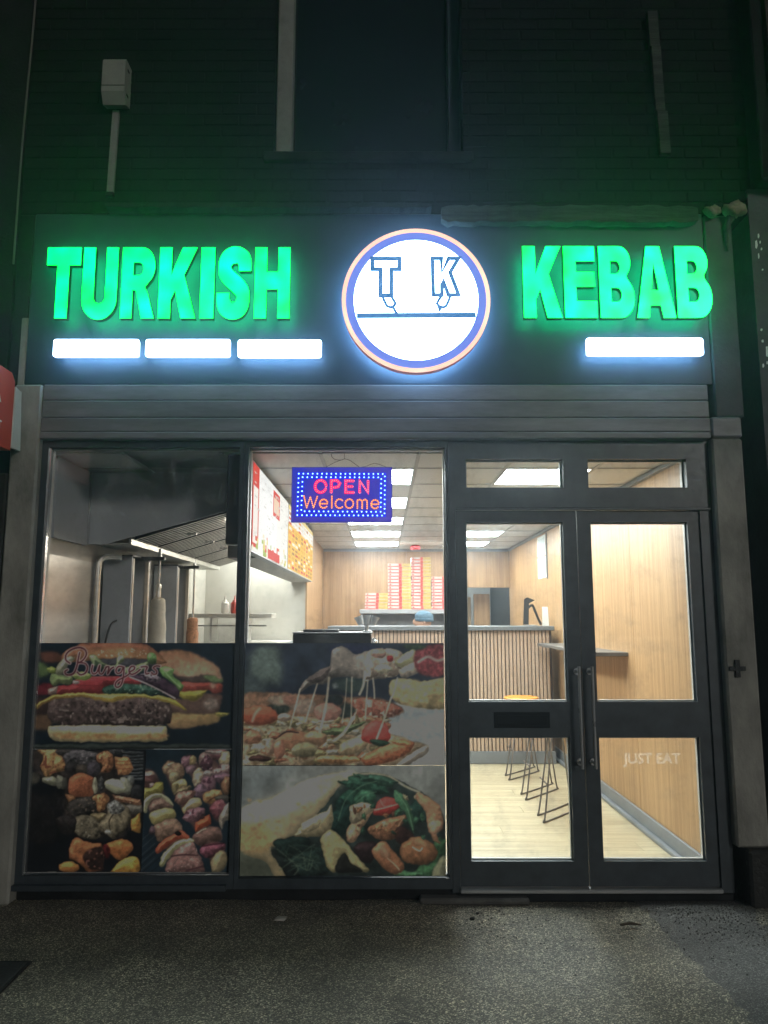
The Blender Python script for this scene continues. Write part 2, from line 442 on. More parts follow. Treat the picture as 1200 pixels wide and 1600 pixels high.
def shape_mesh(name, outlines, y_front, depth, mats, bevel=0.0, face=1):
    """filled (x, z) outlines with holes, given real thickness; front faces the street"""
    cu = bpy.data.curves.new(name, 'CURVE'); cu.dimensions = '2D'; cu.fill_mode = 'BOTH'
    cu.extrude = depth / 2; cu.bevel_depth = bevel; cu.bevel_resolution = 1; cu.offset = -bevel
    for ol in outlines:
        sp = cu.splines.new('POLY'); sp.points.add(len(ol) - 1)
        for p, (x, z) in zip(sp.points, ol): p.co = (x, z, 0, 1)
        sp.use_cyclic_u = True
    tmp = bpy.data.objects.new(name, cu); COL.objects.link(tmp)
    dg = bpy.context.evaluated_depsgraph_get()
    me = bpy.data.meshes.new_from_object(tmp.evaluated_get(dg))
    bpy.data.objects.remove(tmp); bpy.data.curves.remove(cu)
    me.transform(Matrix.Translation((0, y_front + depth / 2, 0)) @ Matrix.Rotation(R(90), 4, 'X'))
    me.materials.clear()
    for m in ([mats] if isinstance(mats, str) else mats): me.materials.append(MATS[m])
    if len(me.materials) > 1:
        for p in me.polygons: p.material_index = 0 if p.normal.y * face < -0.9 else 1
    else:
        for p in me.polygons: p.material_index = 0
    return me

def text_mesh(name, txt, size, mat, bold=0.0, extrude=0.0005, sx=1.0):
    cu = bpy.data.curves.new(name, 'FONT'); cu.body = txt; cu.size = size; cu.offset = bold; cu.extrude = extrude
    cu.align_x = 'CENTER'; cu.align_y = 'CENTER'; cu.resolution_u = 4
    tmp = bpy.data.objects.new(name, cu); COL.objects.link(tmp)
    me = bpy.data.meshes.new_from_object(tmp.evaluated_get(bpy.context.evaluated_depsgraph_get()))
    bpy.data.objects.remove(tmp); bpy.data.curves.remove(cu)
    me.transform(Matrix.Rotation(R(90), 4, 'X') @ Matrix.Diagonal((sx, 1, 1, 1)))
    me.materials.clear(); me.materials.append(MATS[mat])
    return me
# ================================================================== SETTING: ground
def sheet(name, x0, x1, y0, y1, z, mat, **kw):
    me = bpy.data.meshes.new(name); me.from_pydata([(x0, y0, z), (x1, y0, z), (x1, y1, z), (x0, y1, z)], [], [(0, 1, 2, 3)])
    me.materials.append(MATS[mat]); return link(name, me, **kw)

def rough_ground():
    # fine undulating strip in front of the shop inside a wide flat apron
    nx, ny = 150, 80
    x0, x1, y0, y1 = -3.6, 3.6, -3.4, 0.15
    xs = np.linspace(x0, x1, nx); ys = np.linspace(y0, y1, ny)
    XX, YY = np.meshgrid(xs, ys)
    Z = np.zeros_like(XX)
    for k in range(26):
        fx, fy = RNG.uniform(-9, 9), RNG.uniform(-9, 9); Z += 0.0011 * np.sin(fx * XX + fy * YY + RNG.uniform(0, 7))
    Z *= np.clip(np.minimum.reduce([XX - x0, x1 - XX, YY - y0, y1 - YY + 1]) / 0.3, 0, 1)
    V = [(float(a), float(b), float(c)) for a, b, c in zip(XX.ravel(), YY.ravel(), Z.ravel())]
    F = [(j * nx + i, j * nx + i + 1, (j + 1) * nx + i + 1, (j + 1) * nx + i) for j in range(ny - 1) for i in range(nx - 1)]
    m = MB().add(V, F)
    B = 60.0
    for a, b, c, e in ((-B, x0, -B, y1), (x1, B, -B, y1), (x0, x1, -B, y0), (-B, B, y1, B)):
        m.add([(a, c, 0), (b, c, 0), (b, e, 0), (a, e, 0)], [(0, 1, 2, 3)])
    return m
rough_ground().build('pavement', 'pavement', kind='structure', smooth=True)

# newer tarmac reinstatement to the right, with a ragged edge
edge = [(1.36, 0.1)] + [(1.40 + 0.08 * t + random.uniform(-0.022, 0.022), -0.05 - 3.3 * t) for t in np.linspace(0, 1, 60)]
m = MB()
for (xa, ya), (xb, yb) in zip(edge, edge[1:]): m.add([(xa, ya, 0.007), (xb, yb, 0.007), (3.6, yb, 0.007), (3.6, ya, 0.007)], [(0, 1, 2, 3)])
m.build('tarmac_patch', 'tarmac', kind='structure')

# ================================================================== THE SHOP BUILDING
bld = thing('shop_building', 'dark brick shop building above the green TURKISH KEBAB sign', 'building', (0, 0, 0))
# upper wall: mortar core pierced by the window opening, bricks standing proud
WX0, WX1, WZ0, WZ1 = -2.26, 2.31, 4.04, 6.6
OX0, OX1, OZ0 = -0.69, 0.51, 4.45
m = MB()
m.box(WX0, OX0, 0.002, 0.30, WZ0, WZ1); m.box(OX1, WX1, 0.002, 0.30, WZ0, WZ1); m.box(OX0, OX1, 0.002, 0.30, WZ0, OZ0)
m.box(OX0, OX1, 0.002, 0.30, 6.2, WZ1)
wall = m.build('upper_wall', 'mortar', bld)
bmesh_brick = {}
def brick_mesh(L):
    k = round(L, 3)
    if k not in bmesh_brick:
        bmesh_brick[k] = MB().bbox(0, k, -0.004, 0.05, 0, 0.065, 0.003).mesh('brick', 'brick')
    return bmesh_brick[k]
spots = []
row = 0; z = WZ0 + 0.01
while z + 0.065 < 6.2:
    x = WX0 + 0.004 - (0.1125 if row % 2 else 0)
    while x < WX1:
        segs = [(max(x, WX0 + 0.004), min(x + 0.215, WX1 - 0.004))]
        if z + 0.075 > OZ0:
            a, b = segs[0]
            segs = [s for s in ((a, min(b, OX0)), (max(a, OX1), b)) if s[1] - s[0] > 0.02]
        for a, b in segs:
            if b - a > 0.02: spots.append((a, b, z))
        x += 0.225
    z += 0.075; row += 1
near = [s for s in spots if s[2] < 5.62]
far = [s for s in spots if s[2] >= 5.62]
near.sort(key=lambda s: s[2])
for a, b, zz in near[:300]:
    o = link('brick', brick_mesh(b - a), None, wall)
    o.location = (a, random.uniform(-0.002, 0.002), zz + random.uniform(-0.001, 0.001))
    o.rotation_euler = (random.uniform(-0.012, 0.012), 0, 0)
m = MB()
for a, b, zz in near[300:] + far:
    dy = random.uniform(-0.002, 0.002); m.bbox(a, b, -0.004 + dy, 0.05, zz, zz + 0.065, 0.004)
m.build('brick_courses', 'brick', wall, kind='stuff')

# upstairs window, box frame set back in the opening
win = thing('upper_window', 'tall dark upstairs window with pale frame above the round sign', 'window', (-0.09, 0.1, 4.45))
m = MB(); m.bbox(-0.685, -0.585, 0.045, 0.16, 4.475, 6.19, 0.006); m.build('frame_post', 'old_white', win)
m = MB(); m.bbox(0.425, 0.505, 0.10, 0.20, 4.475, 6.19, 0.006); m.build('frame_post', 'fascia', win)  # right post given darker paint for the shaded side of the frame
box('glass_pane', -0.583, 0.423, 0.15, 0.16, 4.50, 6.19, 'window_dark', win)
box('bottom_rail', -0.583, 0.423, 0.13, 0.18, 4.475, 4.53, 'sooty_render', win, 0.004)
box('sill', -0.75, 0.57, -0.04, 0.2, 4.385, 4.449, 'sooty_render', win, 0.008)

# rendered piers either side of the shopfront
m = MB(); m.bbox(-2.20, -2.032, -0.05, 0.25, 0.0, 2.93, 0.012); m.bbox(-2.20, -2.158, -0.02, 0.25, 2.932, 3.36, 0.006); m.build('left_pier', 'pillar_render', bld)
m = MB(); m.bbox(1.942, 2.125, -0.05, 0.25, 0.30, 2.60, 0.012); m.build('right_pier', 'pillar_render', bld)
box('pier_foot', 1.985, 2.27, -0.10, 0.25, 0.0, 0.298, 'plinth_black', bld, 0.012)
box('corbel', 1.945, 2.128, -0.053, 0.25, 2.604, 2.73, 'shutter', bld, 0.012)
box('corbel_block', 1.985, 2.16, -0.03, 0.25, 2.733, 4.02, 'peeling_paint', bld, 0.01)
box('party_strip', -2.26, -2.157, -0.015, 0.25, 2.934, 4.035, 'sooty_render', bld, 0.01)
m = MB()
m.bbox(-2.03, 0.40, 0.03, 0.28, 0.0, 0.068, 0.006); m.build('stall_riser', 'sooty_render', bld)
box('door_step', 0.405, 1.94, 0.0, 0.28, 0.0, 0.05, 'sooty_render', bld, 0.012)
MB().bbox(0.20, 0.80, -0.05, 0.0295, 0.0, 0.036, 0.012).build('step_block', 'concrete', bld)
box('lintel', -2.03, 1.94, 0.04, 0.30, 2.596, 4.03, 'sooty_render', bld)

# cross-shaped wall-tie plate on the right pier
cx_, cz_ = 2.005, 1.265
m = MB(); m.prism([(cx_ - 0.013, cz_ - 0.048), (cx_ + 0.013, cz_ - 0.048), (cx_ + 0.013, cz_ + 0.048), (cx_ - 0.013, cz_ + 0.048)], -0.062, -0.049)
m.box(cx_ - 0.045, cx_ - 0.0135, -0.061, -0.049, cz_ - 0.012, cz_ + 0.012); m.box(cx_ + 0.0135, cx_ + 0.045, -0.061, -0.049, cz_ - 0.012, cz_ + 0.012)
m.build('wall_tie', 'plinth_black', label='small dark cross-shaped plate on the pale right pier', category='plate')

# neighbours
nb = thing('neighbour_building', 'dark roughcast neighbour wall with flaking paint at the right edge', 'building', (2.8, 0, 0))
box('lower_wall', 2.275, 4.6, -0.02, 0.4, 0.0, 4.20, 'peeling_paint', nb)
box('upper_wall', 2.40, 4.6, -0.16, 0.4, 4.203, 7.0, 'roughcast', nb)
box('corner_strip', 2.315, 2.397, -0.13, 0.3, 4.203, 7.0, 'sooty_render', nb, 0.01)
m = MB()
for k in range(16):
    px, pz = 2.315 + random.uniform(-0.02, 0.03), random.choice((random.uniform(3.05, 3.3), random.uniform(3.55, 3.95)))
    a = random.uniform(0.003, 0.008); h = a * random.uniform(1, 4)
    m.prism([(px - a, pz - h), (px, pz - h * 1.3), (px + a, pz - h * 0.4), (px + a * 0.6, pz + h), (px - a * 0.7, pz + h * 0.7)], -0.0225, -0.019)
m.build('paint_splash', 'white_print', nb, kind='stuff')
nb2 = thing('neighbour_building', 'black unlit neighbour shopfront at the left edge', 'building', (-2.8, 0, 0))
box('wall', -4.6, -2.275, -0.01, 0.4, 2.4, 7.0, 'sooty_render', nb2)
box('pier', -2.50, -2.215, -0.03, 0.3, 0.0, 2.397, 'plinth_black', nb2, 0.01)
box('shop_window', -4.6, -2.505, 0.05, 0.08, 0.0, 2.395, 'window_dark', nb2)

# ================================================================== INTERIOR SHELL
FX0, FX1, FY0, FY1, CZ = -2.02, 1.84, 0.10, 6.50, 2.54
floor = box('floor', FX0, FX1, 0.05, 8.6, 0.01, 0.068, 'ledge_top', kind='structure')
plank_m = {}
k = 0; y = 0.085
while y < 3.62:
    x = -0.1 - random.uniform(0, 2.4)
    while x < FX1:
        a, b = max(x, -0.04), min(x + 2.6, FX1)
        if b - a > 0.03:
            key = round(b - a, 2)
            if key not in plank_m: plank_m[key] = MB().bbox(0, b - a - 0.0012, 0, 0.1885, 0, 0.011, 0.0015).mesh('plank', 'floor_wood')
            o = link('plank', plank_m[key], None, floor); o.location = (a, y, 0.0685)
        x += 2.6
    y += 0.19; k += 1
# right wall in tall timber-look sheets
wr = box('wall_right', FX1 + 0.012, FX1 + 0.12, 0.05, 8.6, 0.0, 2.62, 'counter_black', kind='structure')
yy = 0.12
for L in (1.08, 1.22, 1.22, 1.22, 1.22, 0.48):
    box('wall_panel', FX1, FX1 + 0.011, yy + 0.002, yy + L - 0.002, 0.07, CZ, 'wall_wood', wr, 0.0015); yy += L
m = MB(); m.bbox(FX1 - 0.018, FX1 - 0.0005, 0.12, FY1, 0.082, 0.20, 0.005); m.bbox(FX1 - 0.05, FX1 - 0.0185, 0.12, FY1, 0.082, 0.112, 0.005)
m.build('skirting', 'grey_trim', wr)
box('ceiling_trim', FX1 - 0.03, FX1 - 0.0005, 0.12, FY1, CZ - 0.035, CZ - 0.004, 'grey_trim', wr)
# left wall (steel-clad kitchen side)
wl = box('wall_left', FX0 - 0.10, FX0, 0.05, 8.6, 0.0, 2.62, 'kitchen_clad', kind='structure')
for a, b in ((0.12, 1.9), (1.903, 3.4)): box('steel_sheet', FX0 + 0.0005, FX0 + 0.006, a, b, 0.07, 1.93, 'steel', wl)
# back wall: timber, with a doorway into a store on the right
wb = thing('wall_back', None, None); wb['kind'] = 'structure'
for a, b in ((-0.86, 0.34), (0.343, 0.98)): box('wall_panel', a, b, FY1, FY1 + 0.02, 0.07, CZ, 'back_wood', wb)
box('lintel_panel', 0.983, FX1, FY1 + 0.001, FY1 + 0.02, 1.98, CZ, 'back_wood', wb)
box('corner_post', 0.95, 0.982, FY1 - 0.012, FY1 + 0.03, 0.07, 1.978, 'grey_trim', wb)
box('cornice', -0.86, FX1 - 0.031, FY1 - 0.02, FY1 - 0.001, CZ - 0.04, CZ - 0.004, 'grey_trim', wb)
box('store_wall', FX0, FX1, 8.5, 8.6, 0.0, 2.62, 'back_grey', wb)
# kitchen end wall and the return behind the menu
wk = box('wall_kitchen', FX0, -0.88, 4.2, 4.28, 0.07, CZ, 'kitchen_clad', kind='structure')
box('wall_return', -0.88, -0.862, 4.2, FY1, 0.07, CZ, 'back_wood', kind='structure')
# suspended ceiling
ceil = box('ceiling', FX0, FX1, 0.05, 8.6, 2.60, 2.64, 'back_grey', kind='structure')
xg = [-2.02, -1.58, -0.98, -0.38, 0.22, 0.82, 1.42, 1.84]
yg = [0.10, 0.555] + [0.555 + 0.61 * i for i in range(1, 10)] + [6.5]
lights = {(i, j) for i in (3, 5) for j in (1, 3, 5, 7, 9)} | {(1, 6)}  # last entry is a panel added to light the kitchen
STORE_FILL = (0.9, 7.6)  # unseen panel added to brighten the store room
tile_m = {}
for i in range(len(xg) - 1):
    for j in range(len(yg) - 1):
        if (i, j) in lights: continue
        if i == 1 and j == 0 or i == 1 and j == 1: continue      # missing tiles: the dark gap above the hood
        wx, wy = xg[i + 1] - xg[i], yg[j + 1] - yg[j]
        key = (round(wx, 3), round(wy, 3))
        if key not in tile_m: tile_m[key] = MB().bbox(0.006, wx - 0.006, 0.006, wy - 0.006, 0.0, 0.012, 0.003).mesh('ceiling_tile', 'ceiling_tile')
        o = link('ceiling_tile', tile_m[key], None, ceil); o.location = (xg[i], yg[j], CZ + 0.002)
for x in xg[1:-1]: box('tee_bar', x - 0.012, x + 0.012, 0.10, 6.5, CZ - 0.004, CZ + 0.0015, 'tee_bar', ceil)
for y in yg[1:-1]:
    for a, b in zip(xg, xg[1:]): box('tee_bar', a + 0.0125, b - 0.0125, y - 0.012, y + 0.012, CZ - 0.0035, CZ + 0.0015, 'tee_bar', ceil)
rows = ['nearest the shop front', 'second from the shop front', 'third from the shop front', 'second from the back wall', 'nearest the back wall']
for (i, j) in sorted(lights) + [(9, 9)]:
    cx_, cy_ = STORE_FILL if i == 9 else ((xg[i] + xg[i + 1]) / 2, (yg[j] + yg[j + 1]) / 2)
    if i == 9: lab = 'added unseen ceiling panel lighting the store room beyond the back doorway'
    elif i == 1: lab = 'added ceiling panel lighting the kitchen behind the hood'
    else: lab = 'square lit ceiling panel in the %s row, %s' % ('left' if i == 3 else 'right', rows[(j - 1) // 2])
    t = thing('ceiling_light', lab, 'light', (cx_, cy_, CZ), 'lit ceiling panels')
    box('diffuser', cx_ - 0.282, cx_ + 0.282, cy_ - 0.282, cy_ + 0.282, CZ, CZ + 0.012, 'led_panel', t)
    m = MB().rectframe(cx_ - 0.296, cx_ + 0.296, 0, 1, 0.013, 0, 1)
    m.v = [(x, cy_ - 0.296 + zz * 0.592 if zz in (0, 1) else (cy_ - 0.283 if zz < 0.5 else cy_ + 0.283), CZ - 0.004 + 0.018 * yv) for x, yv, zz in m.v]
    m.build('rim', 'white_print', t)
# ================================================================== FASCIA AND SIGN
box('fascia_board', -2.154, 1.982, -0.028, 0.035, 2.934, 4.03, 'fascia', None, 0.006,
    label='dark slate-coloured fascia board carrying the lit shop sign', category='sign board')
# worn timber moulding over the right half of the fascia
def ragged_bar(name, x0, x1, z0, z1, y0, y1, mat, seg=40, rag=0.008, **kw):
    m = MB(); V = []; F = []
    for i in range(seg + 1):
        t = i / seg; x = x0 + (x1 - x0) * t; e = min(1, min(t, 1 - t) * 30 + 0.6)
        zc = (z0 + z1) / 2; h = (z1 - z0) / 2 * e
        a, b = zc - h + random.uniform(-rag, rag), zc + h + random.uniform(-rag, rag); yo = y0 + random.uniform(-rag, rag) * 0.6
        V += [(x, yo, a), (x, yo, b), (x, y1, b), (x, y1, a)]
    for i in range(seg):
        for q in range(4): F.append((i * 4 + q, i * 4 + (q + 1) % 4, i * 4 + 4 + (q + 1) % 4, i * 4 + 4 + q))
    F += [(0, 1, 2, 3), tuple(seg * 4 + q for q in (3, 2, 1, 0))]
    return m.add(V, F).build(name, mat, **kw)
ragged_bar('moulding', 0.36, 1.93, 3.945, 4.05, -0.09, -0.029, 'weathered_timber', label='weathered grey timber moulding above the KEBAB letters', category='moulding')
ragged_bar('moulding', -1.70, 0.30, 4.034, 4.064, -0.10, 0.0, 'sooty_render', 60, 0.004, label='thin sooty capping strip above the TURKISH letters', category='moulding')

# block letters -----------------------------------------------------------
def arc(cx, cy, rx, ry, a0, a1, n=9):
    return [(cx + rx * math.cos(R(a0 + (a1 - a0) * i / n)), cy + ry * math.sin(R(a0 + (a1 - a0) * i / n))) for i in range(n + 1)]
GL = {
 'T': [[(0, 1), (1, 1), (1, .745), (.67, .745), (.67, 0), (.31, 0), (.31, .745), (0, .745)]],
 'U': [[(0, 1), (0, .27)] + arc(.5, .27, .5, .29, 180, 360, 16) + [(1, 1), (.66, 1), (.66, .30)] + arc(.5, .30, .16, .095, 360, 180, 10) + [(.34, 1)]],
 'R': [[(0, 0), (0, 1), (.58, 1)] + arc(.58, .73, .40, .27, 90, -38, 12) + [(.70, .44), (.78, .36), (1, 0), (.62, 0), (.44, .38), (.34, .40), (.34, 0)],
       [(.34, .605), (.34, .785), (.50, .785)] + arc(.50, .695, .13, .09, 90, -90, 8)],
 'K': [[(0, 0), (0, 1), (.33, 1), (.33, .62), (.61, 1), (1, 1), (.67, .61), (1, 0), (.61, 0), (.44, .39), (.33, .26), (.33, 0)]],
 'I': [[(0, 0), (0, 1), (1, 1), (1, 0)]],
 'H': [[(0, 0), (0, 1), (.34, 1), (.34, .655), (.66, .655), (.66, 1), (1, 1), (1, 0), (.66, 0), (.66, .405), (.34, .405), (.34, 0)]],
 'E': [[(0, 0), (0, 1), (.97, 1), (.97, .785), (.38, .785), (.38, .64), (.95, .64), (.95, .43), (.38, .43), (.38, .235), (1, .235), (1, 0)]],
 'B': [[(0, 0), (0, 1), (.60, 1)] + arc(.60, .775, .32, .225, 90, -52, 10) + [(.80, .555)] + arc(.62, .285, .38, .285, 52, -90, 12),
       [(.34, .615), (.34, .79), (.48, .79)] + arc(.48, .7025, .12, .0875, 90, -90, 8), [(.34, .225), (.34, .415), (.50, .415)] + arc(.50, .32, .13, .095, 90, -90, 8)],
 'A': [[(0, 0), (.29, 1), (.65, 1), (1, 0), (.67, 0), (.61, .17), (.355, .17), (.31, 0)], [(.395, .385), (.57, .385), (.475, .75)]],
}
def s_outline(x0, x1, z0, z1):
    c = [(.83, .66), (.82, .76), (.74, .84), (.54, .885), (.34, .85), (.225, .755), (.24, .645), (.38, .555), (.60, .465), (.755, .365), (.77, .245), (.66, .145), (.47, .115), (.28, .155), (.19, .25), (.175, .36)]
    c = np.array(catmull(c, 5, False)); c[:, 0] = x0 + c[:, 0] * (x1 - x0); c[:, 1] = z0 + c[:, 1] * (z1 - z0)
    L, Q = [], []
    for i in range(len(c)):
        t = c[min(i + 1, len(c) - 1)] - c[max(i - 1, 0)]; t /= np.linalg.norm(t); n = np.array((-t[1], t[0]))
        h = 0.037 + 0.017 * abs(t[0])
        L.append(tuple(c[i] + n * h)); Q.append(tuple(c[i] - n * h))
    return L + Q[::-1]
def word(label, letters, z0, z1):
    x_mid = (letters[0][1] + letters[-1][2]) / 2
    t = thing('word_sign', label, 'sign', (x_mid, -0.08, z0))
    for ch, x0, x1 in letters:
        ols = [s_outline(x0, x1, z0 - 0.006, z1 + 0.006)] if ch == 'S' else [[(x0 + a * (x1 - x0), z0 + b * (z1 - z0)) for a, b in ol] for ol in GL[ch]]
        lt = link('letter', shape_mesh('letter', ols, -0.14, 0.030, ['letter_lit', 'letter_side'], 0.003), None, t)
        link('added_halo', shape_mesh('added_halo', ols, -0.1085, 0.004, ['letter_back', 'black_plastic'], 0, -1), None, lt)  # added glowing back plate, throws green light on the fascia
        lt['label'] = 'glowing green block letter ' + ch
word('glowing green block letters reading TURKISH', [('T', -2.008, -1.805), ('U', -1.790, -1.582), ('R', -1.557, -1.355), ('K', -1.334, -1.110), ('I', -1.086, -1.003), ('S', -0.985, -0.788), ('H', -0.763, -0.553)], 3.303, 3.750)
word('glowing green block letters reading KEBAB', [('K', 0.836, 1.066), ('E', 1.080, 1.273), ('B', 1.290, 1.498), ('A', 1.508, 1.740), ('B', 1.748, 1.960)], 3.306, 3.758)

# four white light bars ----------------------------------------------------
def rrect(x0, x1, z0, z1, r, n=4):
    return arc(x1 - r, z1 - r, r, r, 0, 90, n) + arc(x0 + r, z1 - r, r, r, 90, 180, n) + arc(x0 + r, z0 + r, r, r, 180, 270, n) + arc(x1 - r, z0 + r, r, r, 270, 360, n)
for x0, x1, z0, z1, lab in ((-1.944, -1.440, 3.073, 3.179, 'blank white lit bar under the letters TUR, first of three'), (-1.400, -0.901, 3.073, 3.179, 'blank white lit bar under TURKISH, middle one of three'),
                            (-0.855, -0.362, 3.069, 3.176, 'blank white lit bar nearest the round sign, under the letter H'), (1.203, 1.893, 3.081, 3.187, 'long blank white lit bar under KEBAB')):
    t = thing('light_bar', lab, 'light', ((x0 + x1) / 2, -0.08, z0), 'white light bars under the sign words')
    link('lit_face', shape_mesh('lit_face', [rrect(x0, x1, z0, z1, 0.014)], -0.13, 0.012, 'bar_lit'), None, t)
    link('casing', shape_mesh('casing', [rrect(x0 + 0.001, x1 - 0.001, z0 + 0.001, z1 - 0.001, 0.014)], -0.1175, 0.020, 'bar_side'), None, t)
    link('added_halo', shape_mesh('added_halo', [rrect(x0 + 0.004, x1 - 0.004, z0 + 0.004, z1 - 0.004, 0.014)], -0.097, 0.004, ['bar_back', 'black_plastic'], 0, -1), None, t)  # glowing plate added behind the bar to light the fascia
    for x in (x0 + 0.05, x1 - 0.05): MB().tube([(x, -0.0925, (z0 + z1) / 2), (x, -0.0275, (z0 + z1) / 2)], 0.006, 8).build('standoff', 'steel_dull', t)

# round TK sign -------------------------------------------------------------
CXc, CZc, RX, RZ = 0.197, 3.411, 0.439, 0.446
disc = thing('round_sign', 'round white lit sign with blue ring and letters T and K', 'sign', (CXc, -0.08, CZc - RZ))
el = lambda k, n=72: [(CXc + RX * k * math.cos(2 * math.pi * i / n), CZc + RZ * k * math.sin(2 * math.pi * i / n)) for i in range(n)]
link('drum', shape_mesh('drum', [el(0.998)], -0.158, 0.048, 'disc_rim_side'), None, disc)
link('added_halo', shape_mesh('added_halo', [el(0.96), el(0.6)], -0.109, 0.004, ['disc_back', 'black_plastic'], 0, -1), None, disc)  # glowing ring added behind the disc to light the fascia
link('mount', shape_mesh('mount', [el(0.3)], -0.1095, 0.082, 'steel_dull'), None, disc)
link('face', shape_mesh('face', [el(0.838)], -0.164, 0.005, 'disc_white'), None, disc)
link('blue_ring', shape_mesh('blue_ring', [el(0.945), el(0.8385)], -0.164, 0.005, 'disc_ring'), None, disc)
link('rim', shape_mesh('rim', [el(1.0), el(0.9455)], -0.166, 0.007, 'disc_rim'), None, disc)
def dsc(X, Y):      # 0..1200 drawing grid of the disc artwork
    return (CXc + (X - 597) / 538 * RX, CZc - (Y - 598) / 520 * RZ)
yl0, yl1 = -0.168, -0.1635
m = MB().ribbon([dsc(*p) for p in ((280, 300), (478, 300), (478, 378), (418, 378), (418, 570), (340, 570), (340, 378), (280, 378))], 0.025, yl0, yl1, True)
m.build('letter_outline', 'disc_line', disc)
m = MB().ribbon([dsc(*p) for p in ((718, 298), (785, 298), (785, 400), (836, 298), (908, 298), (846, 402), (906, 566), (832, 566), (797, 470), (785, 492), (785, 566), (722, 566))], 0.023, yl0, yl1, True)
m.build('letter_outline', 'disc_line', disc)
for pts, flip in (([(352, 572), (368, 610), (385, 645), (412, 656), (434, 648), (448, 628), (432, 600), (416, 574)], 1), ([(782, 572), (762, 600), (748, 628), (764, 648), (790, 656), (812, 648), (832, 610), (845, 572)], 1)):
    MB().ribbon([dsc(*p) for p in pts], 0.016, yl0, yl1).build('doner_drawing', 'disc_line', disc)
MB().ribbon([dsc(*p) for p in ((420, 652), (436, 664), (455, 700))], 0.016, yl0, yl1).build('drip_drawing', 'disc_line', disc)
MB().ribbon([dsc(*p) for p in ((757, 640), (767, 676), (780, 652))], 0.016, yl0, yl1).build('drip_drawing', 'disc_line', disc)
MB().ribbon([dsc(168, 716), dsc(1028, 711)], 0.031, yl0, yl1).build('counter_line', 'disc_line', disc)

# roller-shutter housing -----------------------------------------------------
sh = thing('shutter_housing', 'grey boarded roller-shutter housing below the sign', 'shutter box', (0, -0.03, 2.596))
for z0, z1, y in ((2.833, 2.930, -0.042), (2.727, 2.830, -0.046), (2.640, 2.724, -0.050)):
    box('board', -2.028, 1.942, y, 0.036, z0, z1, 'shutter', sh, 0.005)
box('bottom_rail', -2.028, 1.938, -0.056, 0.036, 2.597, 2.637, 'shutter', sh, 0.005)

# ================================================================== SHOPFRONT
def pane(name, x0, x1, z0, z1, y, parent, mat='glass'): return box(name, x0, x1, y, y + 0.006, z0, z1, mat, parent)
def bead(x0, x1, z0, z1, parent, y0=0.048, t=0.009): return MB().rectframe(x0, x1, z0, z1, t, y0, y0 + 0.03).build('glazing_bead', 'bead', parent)
# window 1
w1 = thing('shop_window', 'dark-framed shop window onto the kebab grills, with burger and kebab posters', 'window', (-1.43, 0.03, 0.07))
m = MB(); m.box(-2.030, -1.992, 0.0, 0.09, 0.070, 2.594); m.box(-0.850, -0.824, 0.0, 0.09, 0.070, 2.594)
m.box(-1.992, -0.850, 0.0, 0.09, 2.556, 2.594); m.box(-1.992, -0.850, 0.0, 0.09, 0.070, 0.140); m.box(-2.03, -0.86, -0.035, -0.0005, 0.070, 0.098)
m.build('frame', 'frame_paint', w1)
pane('pane', -1.992, -0.850, 0.140, 2.556, 0.040, w1); bead(-1.9915, -0.8505, 0.1405, 2.5555, w1)
MB().box(-1.9918, -1.980, 0.012, 0.0395, 0.1405, 2.555).build('steel_edge', 'chrome', w1)
w2 = thing('shop_window', 'dark-framed shop window with OPEN sign and pizza and wrap posters', 'window', (-0.22, 0.03, 0.07))
m = MB(); m.box(-0.822, -0.797, 0.0, 0.09, 0.070, 2.594); m.box(0.370, 0.386, 0.0, 0.09, 0.070, 2.594)
m.box(-0.797, 0.370, 0.0, 0.09, 2.556, 2.594); m.box(-0.797, 0.370, 0.0, 0.09, 0.070, 0.124)
m.build('frame', 'frame_paint', w2)
pane('pane', -0.797, 0.370, 0.124, 2.556, 0.040, w2); bead(-0.7965, 0.3695, 0.1245, 2.5555, w2)
# dark panel fixed behind the top corner of the first window
m = MB(); m.bbox(-0.945, -0.858, 0.105, 0.22, 1.985, 2.535, 0.006)
m.build('blanking_panel', 'frame_dark', label='dark boxed panel behind the top corner of the grill window', category='panel')
# door frame with two top lights
df = thing('door_frame', 'anthracite door frame with two small top-light panes', 'door frame', (1.16, 0.03, 0.05))
m = MB(); Y0, Y1 = 0.0, 0.09
m.box(0.388, 0.428, Y0, Y1, 0.052, 2.594); m.box(1.868, 1.940, Y0, Y1, 0.052, 2.594)
m.box(0.428, 1.868, Y0, Y1, 2.485, 2.594); m.box(0.428, 1.868, Y0, Y1, 2.184, 2.312)
m.box(0.428, 0.494, Y0, Y1, 2.312, 2.485); m.box(1.072, 1.219, Y0, Y1, 2.312, 2.485); m.box(1.804, 1.868, Y0, Y1, 2.312, 2.485)
m.build('frame', 'frame_paint', df)
box('drip_bar', 0.428, 1.93, -0.014, -0.0005, 2.176, 2.192, 'frame_paint', df, 0.003)
box('threshold', 0.428, 1.868, -0.02, 0.11, 0.052, 0.074, 'steel_dull', df, 0.004)
for a, b in ((0.494, 1.072), (1.219, 1.804)):
    pane('top_light', a, b, 2.312, 2.485, 0.04, df, 'door_glass'); bead(a + .0005, b - .0005, 2.3125, 2.4845, df)
